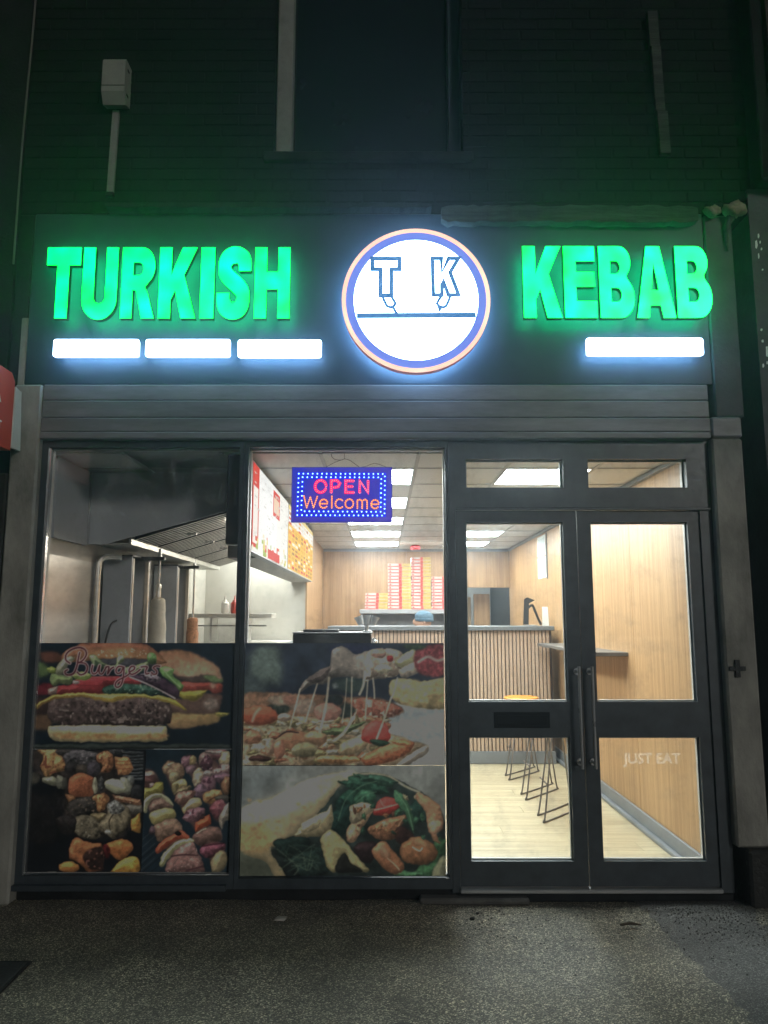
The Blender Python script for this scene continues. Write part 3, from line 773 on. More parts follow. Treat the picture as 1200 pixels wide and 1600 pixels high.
# the two leaves
def leaf(label, x0, x1, gx0, gx1, hx, letterbox):
    t = thing('glass_door', label, 'door', ((x0 + x1) / 2, 0.04, 0.08))
    y0, y1 = 0.012, 0.062
    m = MB()
    m.box(x0, gx0, y0, y1, 0.080, 2.176); m.box(gx1, x1, y0, y1, 0.080, 2.176)
    for a, b in ((0.080, 0.211), (0.877, 1.074), (2.107, 2.176)): m.box(gx0, gx1, y0, y1, a, b)
    m.build('leaf_frame', 'frame_paint', t)
    for a, b in ((0.211, 0.877), (1.074, 2.107)):
        pane('pane', gx0, gx1, a, b, 0.036, t, 'door_glass')
        MB().rectframe(gx0 + .0005, gx1 - .0005, a + .0005, b - .0005, 0.007, 0.043, 0.066).build('glazing_bead', 'bead', t)
    m = MB()
    m.tube([(hx, -0.045, 0.715), (hx, -0.045, 1.275)], 0.0085, 12)
    h = m.build('pull_handle', 'handle_metal', t, True)
    for z in (0.745, 1.245): MB().tube([(hx, -0.046, z), (hx, 0.0115, z)], 0.009, 10).tube([(hx, 0.004, z), (hx, 0.0118, z)], 0.02, 14).build('bracket', 'chrome', h, True)
    if letterbox:
        lb = box('letterbox', 0.632, 0.950, 0.004, 0.0115, 0.930, 1.018, 'dark_slot', t, 0.002)
        box('flap', 0.648, 0.934, 0.0, 0.0038, 0.948, 1.000, 'dark_slot', lb, 0.001)
    return t
leaf('glazed shop door leaf with the letterbox in its middle rail', 0.431, 1.140, 0.490, 1.062, 1.112, True)
dr = leaf('glazed shop door leaf beside the pale right pier, with faint JUST EAT lettering', 1.146, 1.865, 1.226, 1.797, 1.186, False)
jt = text_mesh('lettering', 'JUST EAT', 0.080, 'white_print', 0.0022, 0.0003, 0.98)
j = link('lettering', jt, None, dr); j.location = (1.530, 0.0345, 0.755)
j.data.materials[0] = MATS['vinyl']
j['label'] = 'faint pale lettering JUST EAT on the lower pane'
# ================================================================== PRINTED POSTERS (flat artwork as an 'ink' colour attribute)
def art_xy(X, Z):
    """wall position -> drawing grid of the artwork"""
    dd, z = 4.37, Z - 1.55
    fc = dd * math.cos(PITCH) + z * math.sin(PITCH); vc = -dd * math.sin(PITCH) + z * math.cos(PITCH)
    return 598 + 1170 * X / fc, 800 - 1170 * vc / fc

def vnoise(shape_pts, scale, seed):
    """smooth value noise on arbitrary points"""
    x, y = shape_pts; r = np.random.default_rng(seed); g = r.random((64, 64))
    u, v = x / scale, y / scale; i, j = np.floor(u).astype(int), np.floor(v).astype(int); fu, fv = u - i, v - j
    fu, fv = fu * fu * (3 - 2 * fu), fv * fv * (3 - 2 * fv)
    G = lambda a, b: g[a % 64, b % 64]
    return (G(i, j) * (1 - fu) + G(i + 1, j) * fu) * (1 - fv) + (G(i, j + 1) * (1 - fu) + G(i + 1, j + 1) * fu) * fv

class Art:
    n_seed = 100
    def __init__(s, x0, x1, z0, z1, step=0.0036, bg=(20, 28, 38)):
        s.nx, s.nz = int((x1 - x0) / step) + 1, int((z1 - z0) / step) + 1
        s.X, s.Z = np.meshgrid(np.linspace(x0, x1, s.nx), np.linspace(z0, z1, s.nz))
        s.tx0, s.ty0 = art_xy(s.X, s.Z)
        w1 = lambda k, sd: vnoise((s.tx0 + 700, s.ty0 + 300), k, sd) - 0.5      # hand-drawn wobble of every outline
        s.px = s.tx0 + 2.4 * w1(11, 1) + 1.8 * w1(4.5, 2); s.py = s.ty0 + 2.2 * w1(11, 3) + 1.7 * w1(4.5, 4)
        s.C = np.ones((s.nz, s.nx, 3)) * np.array(bg, float)
    def tx(s, ox, oy, k): s.o = (ox, oy, k); return s
    def P(s, pts): ox, oy, k = s.o; return [(ox + a / k, oy + b / k) for a, b in pts]
    def _put(s, mask, alpha, col):
        c = s.C[mask]; s.C[mask] = c * (1 - alpha[:, None]) + col * alpha[:, None]
    def poly(s, pts, col, soft=0.9, smooth=True, amp=0.18, ns=4.0, rim=0.25, rimw=3.5, lit=0.18, col2=None, axis='y', spots=None, raw=False, puff=0.38, gloss=0.30):
        Art.n_seed += 1
        pts = pts if raw else s.P(pts)
        if smooth: pts = catmull(pts, 5)
        A = np.array(pts); lo, hi = A.min(0) - soft * 2 - 1, A.max(0) + soft * 2 + 1
        mask = (s.px > lo[0]) & (s.px < hi[0]) & (s.py > lo[1]) & (s.py < hi[1])
        if not mask.any(): return
        x, y = s.px[mask], s.py[mask]
        dist = np.full(x.shape, 1e9); nyv = np.zeros(x.shape); inside = np.zeros(x.shape, bool)
        for (ax, ay), (bx, by) in zip(A, np.roll(A, -1, 0)):
            ex, ey = bx - ax, by - ay; L = ex * ex + ey * ey + 1e-9
            t = np.clip(((x - ax) * ex + (y - ay) * ey) / L, 0, 1)
            qx, qy = x - ax - t * ex, y - ay - t * ey; q2 = qx * qx + qy * qy; k = q2 < dist
            dist = np.where(k, q2, dist); nyv = np.where(k, qy * 0.85 + qx * 0.5, nyv)
            cr = (ay > y) != (by > y)
            inside ^= cr & (x < (bx - ax) * (y - ay) / (by - ay + 1e-12) + ax)
        dist = np.sqrt(dist); sd = np.where(inside, dist, -dist)
        al = np.clip(0.5 + sd / (2 * soft), 0, 1); al = al * al * (3 - 2 * al)
        c = np.array(col, float)[None, :].repeat(len(x), 0)
        ty = (y - lo[1]) / (hi[1] - lo[1]); tx_ = (x - lo[0]) / (hi[0] - lo[0])
        if col2 is not None:
            t = (ty if axis == 'y' else tx_)[:, None]; c = c * (1 - t) + np.array(col2, float) * t
        n1 = vnoise((x, y), ns, Art.n_seed) + 0.6 * vnoise((x, y), ns * 0.42, Art.n_seed + 5000) + 0.5 * vnoise((x, y), ns * 2.7, Art.n_seed + 9000)
        sh = 1 + amp * (n1 - 1.05) * 1.05 + lit * (0.5 - ty)
        sh *= 1 - rim * 0.8 * np.exp(-np.maximum(sd, 0) / rimw)
        pw = min(9.0, 0.35 * min(hi - lo)); nv = nyv / (dist + 0.5)
        if soft < 2.2: sh += puff * nv * np.exp(-np.maximum(sd, 0) / pw)
        if soft < 1.6 and gloss: sh += gloss * np.clip(nv, 0, 1) ** 2 * np.exp(-((sd - pw * 0.55) / (pw * 0.30 + 0.4)) ** 2) * (0.4 + 1.2 * vnoise((x, y), 5.0, Art.n_seed + 700))
        c = c * sh[:, None]
        if spots is not None:
            n2 = vnoise((x, y), spots[1], Art.n_seed + 300); k = np.clip((n2 - spots[2]) * 6, 0, 1)[:, None]
            c = c * (1 - k) + np.array(spots[0], float) * k
        s._put(mask, al, c)
    def ell(s, cx, cy, rx, ry, col, rot=0, wob=0.06, **kw):
        Art.n_seed += 1; r = np.random.default_rng(Art.n_seed); pts = []
        for i in range(14):
            a = 2 * math.pi * i / 14; q = 1 + r.uniform(-wob, wob); u, v = rx * q * math.cos(a), ry * q * math.sin(a)
            pts.append((cx + u * math.cos(R(rot)) - v * math.sin(R(rot)), cy + u * math.sin(R(rot)) + v * math.cos(R(rot))))
        s.poly(pts, col, **kw)
    def line(s, pts, wd, col, smooth=True, soft=0.7, amp=0.1, alpha=1.0, taper=False):
        pts = s.P(pts); pts = catmull(pts, 6, False) if smooth and len(pts) > 2 else pts
        A = np.array(pts); lo, hi = A.min(0) - wd - 3, A.max(0) + wd + 3
        mask = (s.tx0 > lo[0]) & (s.tx0 < hi[0]) & (s.ty0 > lo[1]) & (s.ty0 < hi[1])
        if not mask.any(): return
        x, y = s.tx0[mask], s.ty0[mask]; best = np.full(x.shape, 1e9)
        n = len(A) - 1
        for i in range(n):
            (ax, ay), (bx, by) = A[i], A[i + 1]; ex, ey = bx - ax, by - ay
            t = np.clip(((x - ax) * ex + (y - ay) * ey) / (ex * ex + ey * ey + 1e-9), 0, 1)
            hw = wd / 2 * ((1 - 0.75 * abs(2 * (i + t) / n - 1)) if taper else 1)
            best = np.minimum(best, np.sqrt((x - ax - t * ex) ** 2 + (y - ay - t * ey) ** 2) - hw)
        al = np.clip(0.5 - best / (2 * soft), 0, 1) * alpha
        s._put(mask, al, np.array(col, float)[None, :].repeat(len(x), 0))
    def grad(s, c0, c1, y0, y1):
        t = np.clip((s.py - y0) / (y1 - y0), 0, 1)[..., None]; s.C = np.array(c0, float) * (1 - t) + np.array(c1, float) * t
    def grain(s, k=0.05):
        pts = (s.tx0 + 200, s.ty0 + 100); s.C *= (0.86 + 0.28 * vnoise(pts, 26, 77))[..., None] * (0.92 + 0.16 * vnoise(pts, 6, 78))[..., None]
        r = np.random.default_rng(5); s.C *= 1 + k * (r.random(s.C.shape[:2])[..., None] - 0.5) * 2
    def mesh(s, name, y, gain, mat='poster_print', cap=0.85):
        me = bpy.data.meshes.new(name); nx, nz = s.nx, s.nz
        V = np.stack([s.X.ravel(), np.full(s.X.size, y), s.Z.ravel()], 1)
        i = np.arange(nx - 1)[None, :] + nx * np.arange(nz - 1)[:, None]
        F = np.stack([i, i + 1, i + nx + 1, i + nx], -1).reshape(-1, 4)
        me.vertices.add(len(V)); me.vertices.foreach_set('co', V.ravel().astype(np.float32))
        me.loops.add(F.size); me.loops.foreach_set('vertex_index', F.ravel().astype(np.int32))
        me.polygons.add(len(F)); me.polygons.foreach_set('loop_start', np.arange(0, F.size, 4, dtype=np.int32))
        me.update(calc_edges=True)
        c = s.C.copy()
        for k in range(1):
            p = np.pad(c, ((1, 1), (1, 1), (0, 0)), 'edge'); c = 0.5 * c + 0.125 * (p[:-2, 1:-1] + p[2:, 1:-1] + p[1:-1, :-2] + p[1:-1, 2:])
        c = np.clip(c / 255.0, 0, 1); c = c * 0.82 + c.mean(-1, keepdims=True) * 0.18; lin = np.where(c <= 0.04045, c / 12.92, ((c + 0.055) / 1.055) ** 2.4)
        lin = np.minimum(lin * gain, cap)
        a = me.color_attributes.new('ink', 'FLOAT_COLOR', 'POINT')
        a.data.foreach_set('color', np.concatenate([lin.reshape(-1, 3), np.ones((lin.size // 3, 1))], 1).ravel().astype(np.float32))
        me.materials.append(MATS[mat]); return me

GAIN = 2.5
PY = 0.030
def poster(art, label, gain=GAIN):
    art.grain(0.045)
    x0, x1, z0, z1 = art.X.min(), art.X.max(), art.Z.min(), art.Z.max()
    t = thing('poster', label, 'poster', ((x0 + x1) / 2, PY, z0))
    link('print', art.mesh('print', PY - 0.0016, gain), None, t)
    box('backing', x0, x1, PY - 0.0012, PY + 0.0015, z0, z1, 'dark_slot', t)

# ---- burgers
A = Art(-1.979, -0.851, 0.812, 1.404)
A.grad((26, 38, 50), (17, 26, 35), 1005, 1172)
A.tx(0, 0, 1); A.poly([(30, 1164), (360, 1164), (360, 1173), (30, 1173)], (44, 50, 47), smooth=False, amp=.1, rim=0, soft=2)
A.tx(200, 1000, 7.5)   # blurred burger behind, right
A.poly([(480, 860), (1040, 855), (1060, 905), (1030, 985), (780, 1025), (470, 1040)], (172, 148, 92), soft=2.6, amp=.08, col2=(140, 105, 78))
A.poly([(1000, 860), (1080, 855), (1180, 878), (1090, 905), (1020, 900)], (170, 160, 80), soft=1.6)
A.poly([(480, 690), (700, 700), (850, 640), (1075, 650), (1075, 800), (1000, 870), (700, 870), (490, 850)], (102, 78, 70), soft=2.4, amp=.25, ns=8)
A.ell(960, 760, 90, 75, (140, 122, 112), soft=4, amp=.3)
A.poly([(575, 605), (910, 590), (850, 660), (760, 715), (640, 700), (560, 640)], (168, 154, 62), soft=2)
A.poly([(600, 500), (940, 505), (1085, 520), (1085, 610), (1000, 630), (900, 592), (600, 600)], (168, 72, 62), soft=2)
A.ell(985, 540, 40, 40, (185, 140, 120), soft=4)
A.poly([(520, 400), (720, 430), (1000, 410), (1085, 430), (1085, 510), (900, 500), (620, 490)], (72, 55, 62), soft=3, col2=(90, 80, 66))
A.poly([(870, 425), (1010, 405), (1085, 440), (1085, 510), (940, 490)], (118, 142, 92), soft=3)
A.poly([(335, 150), (460, 122), (600, 112), (760, 150), (950, 255), (1060, 345), (1092, 430), (1060, 470), (960, 410), (820, 425), (620, 435), (500, 400), (330, 310)], (158, 106, 74), soft=2.6, amp=.10, col2=(192, 152, 124), lit=-.05)
A.tx(50, 1000, 7.5)    # blurred burger behind, left
A.poly([(0, 870), (190, 880), (190, 1050), (80, 1070), (-20, 1040)], (108, 82, 62), soft=5, amp=.1)
A.poly([(20, 530), (200, 520), (200, 640), (10, 650)], (112, 38, 48), soft=3)
A.poly([(0, 700), (180, 690), (160, 860), (0, 870)], (62, 46, 44), soft=5)
A.poly([(55, 260), (110, 270), (170, 330), (150, 430), (40, 420)], (86, 108, 66), soft=4)
A.poly([(70, 140), (250, 145), (350, 190), (330, 260), (150, 270), (90, 220)], (110, 68, 56), soft=4, amp=.1)
A.tx(0, 0, 1)          # main burger: bun lid
A.poly([(92, 1027), (100, 1016), (120, 1007), (150, 1003), (200, 1003), (226, 1008), (246, 1021), (258, 1037), (232, 1037), (200, 1031), (165, 1030), (130, 1034), (98, 1036)], (116, 66, 52), amp=.10, col2=(170, 122, 84), lit=0, rim=.3)
A.poly([(128, 1021), (170, 1014), (215, 1016), (236, 1028), (200, 1029), (150, 1030)], (164, 116, 80), soft=5, amp=.08, rim=0)
r5 = np.random.default_rng(3)
for k in range(26):
    a, b = r5.uniform(150, 228), r5.uniform(1014, 1028); A.ell(a, b, r5.uniform(.8, 1.8), .9, (204, 176, 150), rot=r5.uniform(0, 90), soft=.7, rim=0)
A.poly([(150, 1031), (210, 1029), (240, 1036), (236, 1047), (170, 1046), (140, 1040)], (58, 58, 64), soft=2)
A.tx(50, 1000, 7.5)
A.poly([(270, 545), (440, 520), (520, 430), (960, 425), (1250, 440), (1300, 500), (1200, 545), (870, 545), (830, 635), (560, 640), (260, 640)], (138, 46, 52), smooth=False, amp=.12, rim=.2, col2=(150, 56, 58))
A.line([(470, 480), (640, 440), (950, 440)], 1.4, (172, 96, 92)); A.line([(460, 530), (600, 535), (800, 540)], 1.2, (118, 34, 42))
A.poly([(460, 470), (520, 480), (525, 515), (460, 515)], (186, 164, 160), soft=1.2)
A.poly([(160, 590), (240, 545), (275, 560), (250, 640), (170, 650)], (160, 130, 118), soft=1.5)
A.poly([(850, 545), (1190, 520), (1450, 560), (1520, 640), (860, 645)], (48, 78, 66), amp=.5, ns=5, spots=((120, 140, 118), 3.5, .74))
A.poly([(200, 395), (330, 420), (450, 430), (430, 515), (300, 520), (205, 535)], (112, 128, 82), amp=.2, ns=6)
A.poly([(250, 330), (330, 235), (430, 190), (470, 230), (400, 300), (360, 400), (300, 420), (255, 400)], (150, 152, 124), amp=.2)
A.ell(205, 355, 48, 42, (150, 168, 78), amp=.2, wob=.2)
A.poly([(455, 400), (560, 380), (670, 400), (650, 460), (580, 475), (480, 450)], (142, 164, 84), amp=.2)
A.poly([(650, 200), (690, 165), (745, 185), (800, 260), (900, 295), (960, 290), (985, 200), (1050, 185), (1062, 240), (1010, 290), (1050, 330), (900, 350), (780, 330), (690, 290)], (150, 168, 120), amp=.25, rim=.45, ns=6)
A.poly([(720, 230), (790, 280), (900, 320), (980, 310), (960, 350), (820, 350), (740, 310)], (66, 86, 62), amp=.3, soft=1.4)
A.poly([(1060, 330), (1200, 300), (1330, 260), (1330, 330), (1200, 400), (1090, 400)], (122, 142, 92), amp=.3)
A.tx(200, 1000, 7.5)
A.ell(262, 222, 66, 62, (108, 150, 88), amp=.25, lit=.6); 
A.poly([(0, 425), (130, 410), (360, 445), (500, 520), (590, 595), (540, 695), (340, 590), (150, 500), (0, 448)], (66, 48, 64), amp=.3, ns=6, rim=.3)
A.poly([(120, 400), (330, 420), (350, 490), (200, 470)], (140, 126, 136), amp=.5, ns=3, soft=1.4, spots=((48, 34, 50), 3.0, .62))
A.line([(0, 437), (160, 500), (340, 585), (535, 690)], 2.2, (176, 160, 160))
A.poly([(350, 335), (440, 325), (530, 345), (510, 420), (630, 530), (602, 600), (560, 570), (470, 480), (380, 430)], (118, 164, 92), amp=.25, rim=.3, lit=.3)
A.line([(420, 380), (500, 470), (600, 560)], 1.4, (166, 200, 140))
A.tx(0, 0, 1)          # patty, cheese, heel
A.poly([(70, 1112), (73, 1098), (90, 1091), (140, 1089), (220, 1090), (252, 1094), (265, 1106), (266, 1124), (256, 1133), (200, 1135), (110, 1135), (80, 1131), (72, 1124)], (76, 62, 60), amp=.5, ns=5, rim=.35, spots=((124, 110, 104), 4.5, .72))
for k in range(60):
    A.ell(r5.uniform(150, 258), r5.uniform(1096, 1130), r5.uniform(1.2, 3.2), r5.uniform(.8, 2.2), (128, 110, 102) if k % 2 else (52, 40, 40), rot=r5.uniform(0, 180), wob=.3, soft=.9)
A.poly([(52, 1104), (70, 1091), (87, 1085), (125, 1083.5), (165, 1085), (208, 1085), (230, 1087.5), (264, 1091.5), (288, 1107.5), (286, 1111), (262, 1099), (230, 1092.5), (208, 1091.5), (188, 1094), (170, 1099), (150, 1095), (130, 1090.5), (100, 1091.5), (74, 1096), (54, 1107.5)], (182, 140, 72), amp=.10, rim=.25, rimw=1.8, col2=(170, 152, 64), axis='x')
A.poly([(72, 1140), (78, 1135), (110, 1134), (200, 1135), (250, 1135), (258, 1139), (259, 1152), (252, 1159), (180, 1161), (100, 1160), (80, 1157), (73, 1150)], (196, 176, 128), amp=.12, rim=.3, lit=.1)
A.poly([(84, 1147), (130, 1145), (180, 1149), (250, 1147), (252, 1155), (150, 1157), (90, 1154)], (184, 136, 88), soft=3.5, amp=.3, ns=10, rim=0)
A.tx(50, 1000, 7.5)    # script lettering
STROKES = [
 [(420, 275), (372, 235), (380, 165), (450, 110), (540, 92), (602, 122), (612, 180), (575, 238), (528, 268)],
 [(528, 268), (600, 278), (628, 330), (602, 390), (545, 412), (505, 380)],
 [(535, 150), (520, 220), (505, 300), (472, 385), (420, 415), (372, 405), (362, 372), (392, 352)],
 [(688, 300), (676, 370), (700, 402), (740, 380), (772, 300), (764, 380), (800, 402), (845, 330)],
 [(845, 320), (880, 318), (872, 360), (866, 402), (900, 345), (935, 322)],
 [(1050, 322), (1000, 312), (965, 350), (975, 392), (1020, 385), (1055, 322), (1050, 440), (1020, 535), (975, 560), (955, 530), (985, 480), (1080, 430), (1120, 400)],
 [(1120, 380), (1175, 350), (1180, 318), (1145, 315), (1118, 360), (1140, 405), (1190, 395), (1250, 350)],
 [(1262, 320), (1330, 318), (1316, 360), (1318, 402), (1350, 395)],
 [(1480, 312), (1440, 308), (1405, 330), (1440, 365), (1440, 400), (1400, 405), (1385, 385)]]
for st in STROKES: A.line(st, 4.6, (214, 190, 190), soft=.8)
for st in STROKES: A.line(st, 2.4, (84, 28, 36), soft=.6)
for st in STROKES[:3]: A.line(st, 3.0, (92, 38, 44), soft=.6, taper=True)
poster(A, 'poster of a big cheeseburger with script word Burgers')

# ---- kebab cubes on a grill
A = Art(-1.979, -1.344, 0.150, 0.808, bg=(15, 17, 22))
A.tx(30, 1165, 6.316)
for k in range(9): A.poly([(1000, 70 + 33 * k), (1210, 66 + 33 * k), (1210, 84 + 33 * k), (1000, 88 + 33 * k)], (74, 78, 80), smooth=False, amp=.2, rim=0)
for k in range(7): A.ell(r5.uniform(80, 440), r5.uniform(480, 1150), r5.uniform(80, 170), r5.uniform(60, 120), (26, 24, 26), soft=6, amp=.5, wob=.2)
A.ell(150, 140, 80, 90, (52, 44, 42), soft=3, amp=.5); A.ell(120, 330, 60, 60, (70, 68, 60), soft=3)
A.poly([(120, 60), (900, 60), (1000, 300), (1150, 420), (1180, 700), (1000, 930), (560, 920), (420, 700), (420, 420), (140, 300)], (44, 38, 36), soft=5, amp=.8, ns=5, smooth=False, rim=0)
A.poly([(165, 40), (355, 38), (350, 100), (410, 130), (440, 240), (330, 280), (250, 312), (180, 220), (215, 120)], (172, 126, 80), amp=.45, ns=4, spots=((120, 66, 48), 4, .66))
A.poly([(340, 50), (500, 40), (520, 90), (370, 100)], (58, 54, 52), amp=.5)
A.poly([(420, 110), (520, 50), (640, 48), (770, 90), (720, 170), (560, 210), (450, 190)], (76, 73, 76), amp=.7, ns=3.5, spots=((124, 116, 118), 2.6, .76))
A.ell(500, 230, 70, 60, (48, 45, 46), amp=.5)
A.ell(600, 245, 60, 58, (74, 66, 60), amp=.3); A.ell(712, 235, 62, 76, (62, 58, 64), amp=.4)
A.poly([(750, 90), (840, 58), (912, 120), (885, 260), (785, 275), (800, 200), (745, 160)], (168, 110, 74), amp=.45, ns=3.5, spots=((110, 62, 46), 3, .7))
A.poly([(870, 40), (1010, 45), (1020, 90), (900, 90)], (50, 50, 52), amp=.8, ns=2.5, spots=((150, 148, 144), 2.2, .8))
A.poly([(920, 118), (1070, 122), (1078, 170), (1112, 232), (1062, 290), (960, 302), (925, 180)], (182, 122, 78), amp=.3, ns=3.5, smooth=False)
for yv in (160, 195, 235): A.line([(930, yv), (1000, yv + 6), (1080, yv)], 1.1, (120, 66, 42))
A.ell(285, 358, 88, 44, (136, 136, 112), rot=8); A.ell(385, 372, 50, 74, (108, 108, 94), rot=-15, amp=.3); A.ell(430, 380, 24, 60, (76, 76, 68))
A.poly([(480, 350), (530, 292), (600, 278), (690, 308), (722, 340), (708, 490), (600, 512), (482, 492)], (162, 92, 62), amp=.2, ns=2.2, rim=.15)
A.ell(728, 402, 26, 88, (168, 164, 136), amp=.1); A.ell(790, 390, 36, 76, (58, 58, 58), amp=.7, spots=((110, 110, 104), 2.2, .75))
A.ell(1085, 352, 40, 52, (96, 98, 94)); A.ell(1035, 405, 58, 92, (138, 138, 120), rot=-20, rim=.4); A.ell(935, 412, 112, 74, (178, 178, 144), rot=12, amp=.08, rim=.35)
A.poly([(1100, 420), (1190, 410), (1190, 520), (1090, 520)], (40, 40, 42), amp=.4)
A.poly([(435, 488), (520, 508), (525, 560), (478, 582)], (140, 96, 64), amp=.3)
A.poly([(480, 560), (620, 515), (740, 555), (740, 680), (560, 722), (455, 645)], (54, 50, 47), amp=.6, spots=((120, 100, 84), 3, .74))
A.poly([(700, 515), (830, 478), (862, 540), (822, 640), (762, 672), (740, 570)], (164, 110, 70), amp=.45, spots=((96, 56, 40), 3, .68))
A.poly([(895, 500), (1190, 540), (1190, 602), (1080, 592), (950, 566)], (152, 104, 76), amp=.4, smooth=False, spots=((206, 166, 140), 3, .74))
A.poly([(1020, 610), (1190, 600), (1190, 670), (1090, 680)], (92, 88, 80), amp=.3)
A.poly([(690, 690), (830, 685), (820, 740), (740, 760)], (120, 106, 76), amp=.2)
A.poly([(540, 725), (680, 706), (765, 780), (775, 920), (650, 935), (525, 862)], (94, 86, 70), amp=.6, ns=4, spots=((140, 134, 118), 3, .76))
A.poly([(850, 600), (945, 560), (1065, 640), (1075, 770), (945, 930), (830, 885), (755, 800), (840, 700)], (108, 98, 78), amp=.5, ns=5, rim=.4)
A.poly([(855, 590), (945, 556), (1020, 640), (960, 690), (870, 680)], (116, 116, 112), amp=.7, ns=2.6)
A.line([(910, 690), (870, 760), (880, 850)], 1.6, (56, 48, 38)); A.ell(860, 870, 36, 24, (150, 146, 136), amp=.6, soft=1.4)
A.poly([(330, 740), (440, 700), (540, 750), (520, 880), (400, 880)], (38, 34, 34), amp=.5)
A.poly([(1088, 740), (1178, 676), (1178, 872), (1098, 855)], (182, 124, 56), amp=.25, smooth=False)
A.poly([(520, 928), (680, 970), (805, 1000), (800, 1230), (660, 1262), (550, 1160), (468, 1112)], (158, 94, 58), amp=.4, ns=6, rim=.35)
A.poly([(640, 1060), (800, 1020), (805, 1230), (690, 1240), (610, 1150)], (52, 34, 30), amp=.5, soft=2, spots=((130, 84, 72), 4, .74))
A.poly([(835, 990), (1000, 935), (1104, 1000), (1062, 1092), (972, 1142), (880, 1080)], (176, 102, 54), amp=.25, rim=.3)
A.poly([(810, 1000), (860, 1000), (870, 1110), (830, 1120)], (98, 30, 32), amp=.6, soft=1.4)
A.ell(468, 1212, 96, 60, (172, 108, 54), amp=.2); A.poly([(900, 1250), (1000, 1140), (1152, 1118), (1152, 1275), (905, 1275)], (196, 136, 56), amp=.25, rim=.2)
A.line([(260, 1268), (340, 1268)], 1.4, (176, 172, 160))
poster(A, 'poster of charcoal-grilled kebab cubes with mushrooms on dark grill')

# ---- skewers
A = Art(-1.343, -0.851, 0.150, 0.808, bg=(24, 37, 47))
A.tx(210, 1165, 7.74)
A.poly([(-10, 0), (370, 10), (360, 55), (-10, 50)], (66, 72, 72), smooth=False, soft=1.5, rim=0)
for k in range(9): A.line([(0, 80 + 40 * k), (90, 78 + 40 * k)], 1.8, (76, 82, 84))
for k in range(5): A.line([(-20, 1240 + 90 * k), (230, 1020 + 90 * k)], 1.2, (60, 64, 68)); A.line([(0, 1440 + 90 * k), (300, 1180 + 90 * k)], 1.0, (14, 18, 24))
MEAT, PUR, CRM, PEP = (132, 102, 86), (128, 94, 104), (182, 158, 108), (178, 174, 132)
E_ = lambda cx, cy, rx, ry, col, rot=0, **k: A.ell(cx, cy, rx * 1.32, ry * 1.25, col, rot=rot, wob=.12, amp=k.get('amp', .35), spots=k.get('spots'), rim=.4)
for path, wd in (([(650, 200), (790, 430), (930, 650), (1020, 860)], 15), ([(860, 190), (1040, 370), (1110, 520)], 14), ([(420, 280), (560, 600), (720, 880), (900, 1150), (990, 1400)], 17), ([(140, 420), (290, 800), (430, 1120), (600, 1500)], 24)):
    A.line(path, wd * 1.35, (84, 60, 56), soft=2.5); A.line(path, wd * 0.5, (106, 78, 70), soft=3)
# far skewers on the right
E_(990, 110, 110, 60, (118, 76, 80)); E_(960, 90, 90, 22, (162, 140, 132)); E_(1090, 170, 62, 80, (164, 146, 110), 30)
E_(850, 190, 70, 80, (150, 120, 112)); E_(865, 235, 55, 80, (92, 58, 70), spots=((170, 134, 140), 3, .7)); E_(1040, 320, 110, 62, (140, 116, 110), -15, spots=((84, 50, 58), 4, .68)); E_(1060, 400, 90, 50, (112, 84, 96)); E_(1110, 500, 52, 90, (158, 114, 84))
E_(640, 205, 74, 62, (126, 88, 98), spots=((170, 138, 140), 3, .7)); E_(690, 195, 34, 50, (170, 146, 100)); E_(670, 300, 50, 50, (120, 92, 100))
A.poly([(690, 400), (740, 290), (800, 280), (810, 340), (760, 400), (710, 460)], (172, 152, 114), amp=.2); E_(770, 420, 60, 90, (160, 142, 116), 20); E_(880, 460, 66, 110, PUR, 5, spots=((78, 46, 62), 4, .68)); E_(880, 350, 50, 34, (176, 154, 146))
E_(790, 570, 62, 70, (112, 86, 100)); E_(935, 620, 100, 68, (182, 132, 86), -20); A.line([(880, 690), (960, 640), (1030, 650)], 2, (86, 50, 36)); E_(1060, 650, 70, 40, (82, 80, 74))
E_(1010, 780, 80, 90, (128, 72, 80), 30, spots=((170, 110, 116), 4, .7)); A.poly([(1000, 900), (1060, 780), (1140, 710), (1140, 900), (1080, 930), (1035, 1030)], (160, 148, 132), amp=.25)
# middle skewer
E_(400, 280, 62, 66, (156, 124, 96)); E_(430, 245, 50, 20, (196, 176, 146)); E_(490, 330, 80, 80, (146, 116, 92)); E_(460, 390, 40, 60, (168, 148, 112))
A.poly([(450, 470), (560, 415), (625, 470), (600, 530), (480, 580), (450, 560)], (186, 164, 100), amp=.15); A.poly([(445, 500), (505, 480), (510, 560), (480, 620), (445, 580)], (116, 104, 70)); E_(570, 550, 90, 34, (120, 104, 78), -25)
E_(590, 640, 105, 62, (142, 104, 90), -25, spots=((90, 58, 56), 4, .7)); A.line([(560, 720), (640, 680), (700, 620)], 1.6, (84, 52, 50))
A.poly([(560, 790), (600, 720), (690, 645), (770, 660), (795, 720), (760, 760), (650, 790), (600, 845)], CRM, amp=.15); E_(710, 850, 105, 66, (136, 96, 104), -15, spots=((84, 48, 60), 4, .68))
A.poly([(720, 945), (900, 845), (914, 965), (820, 1010), (722, 1075)], (190, 84, 54), amp=.15, smooth=False); A.line([(800, 900), (830, 890)], 2, (40, 26, 24))
A.poly([(690, 1110), (760, 1060), (900, 1000), (1005, 1005), (1045, 1150), (930, 1190), (790, 1235), (720, 1190)], (112, 84, 76), amp=.4, ns=6); A.line([(740, 1080), (800, 1040), (850, 1020)], 2, (180, 172, 150))
A.poly([(790, 1245), (900, 1205), (1085, 1200), (1070, 1290), (960, 1350), (860, 1385), (780, 1330)], (108, 60, 72), amp=.45); A.line([(800, 1240), (920, 1215), (1070, 1200)], 2.0, (62, 26, 36))
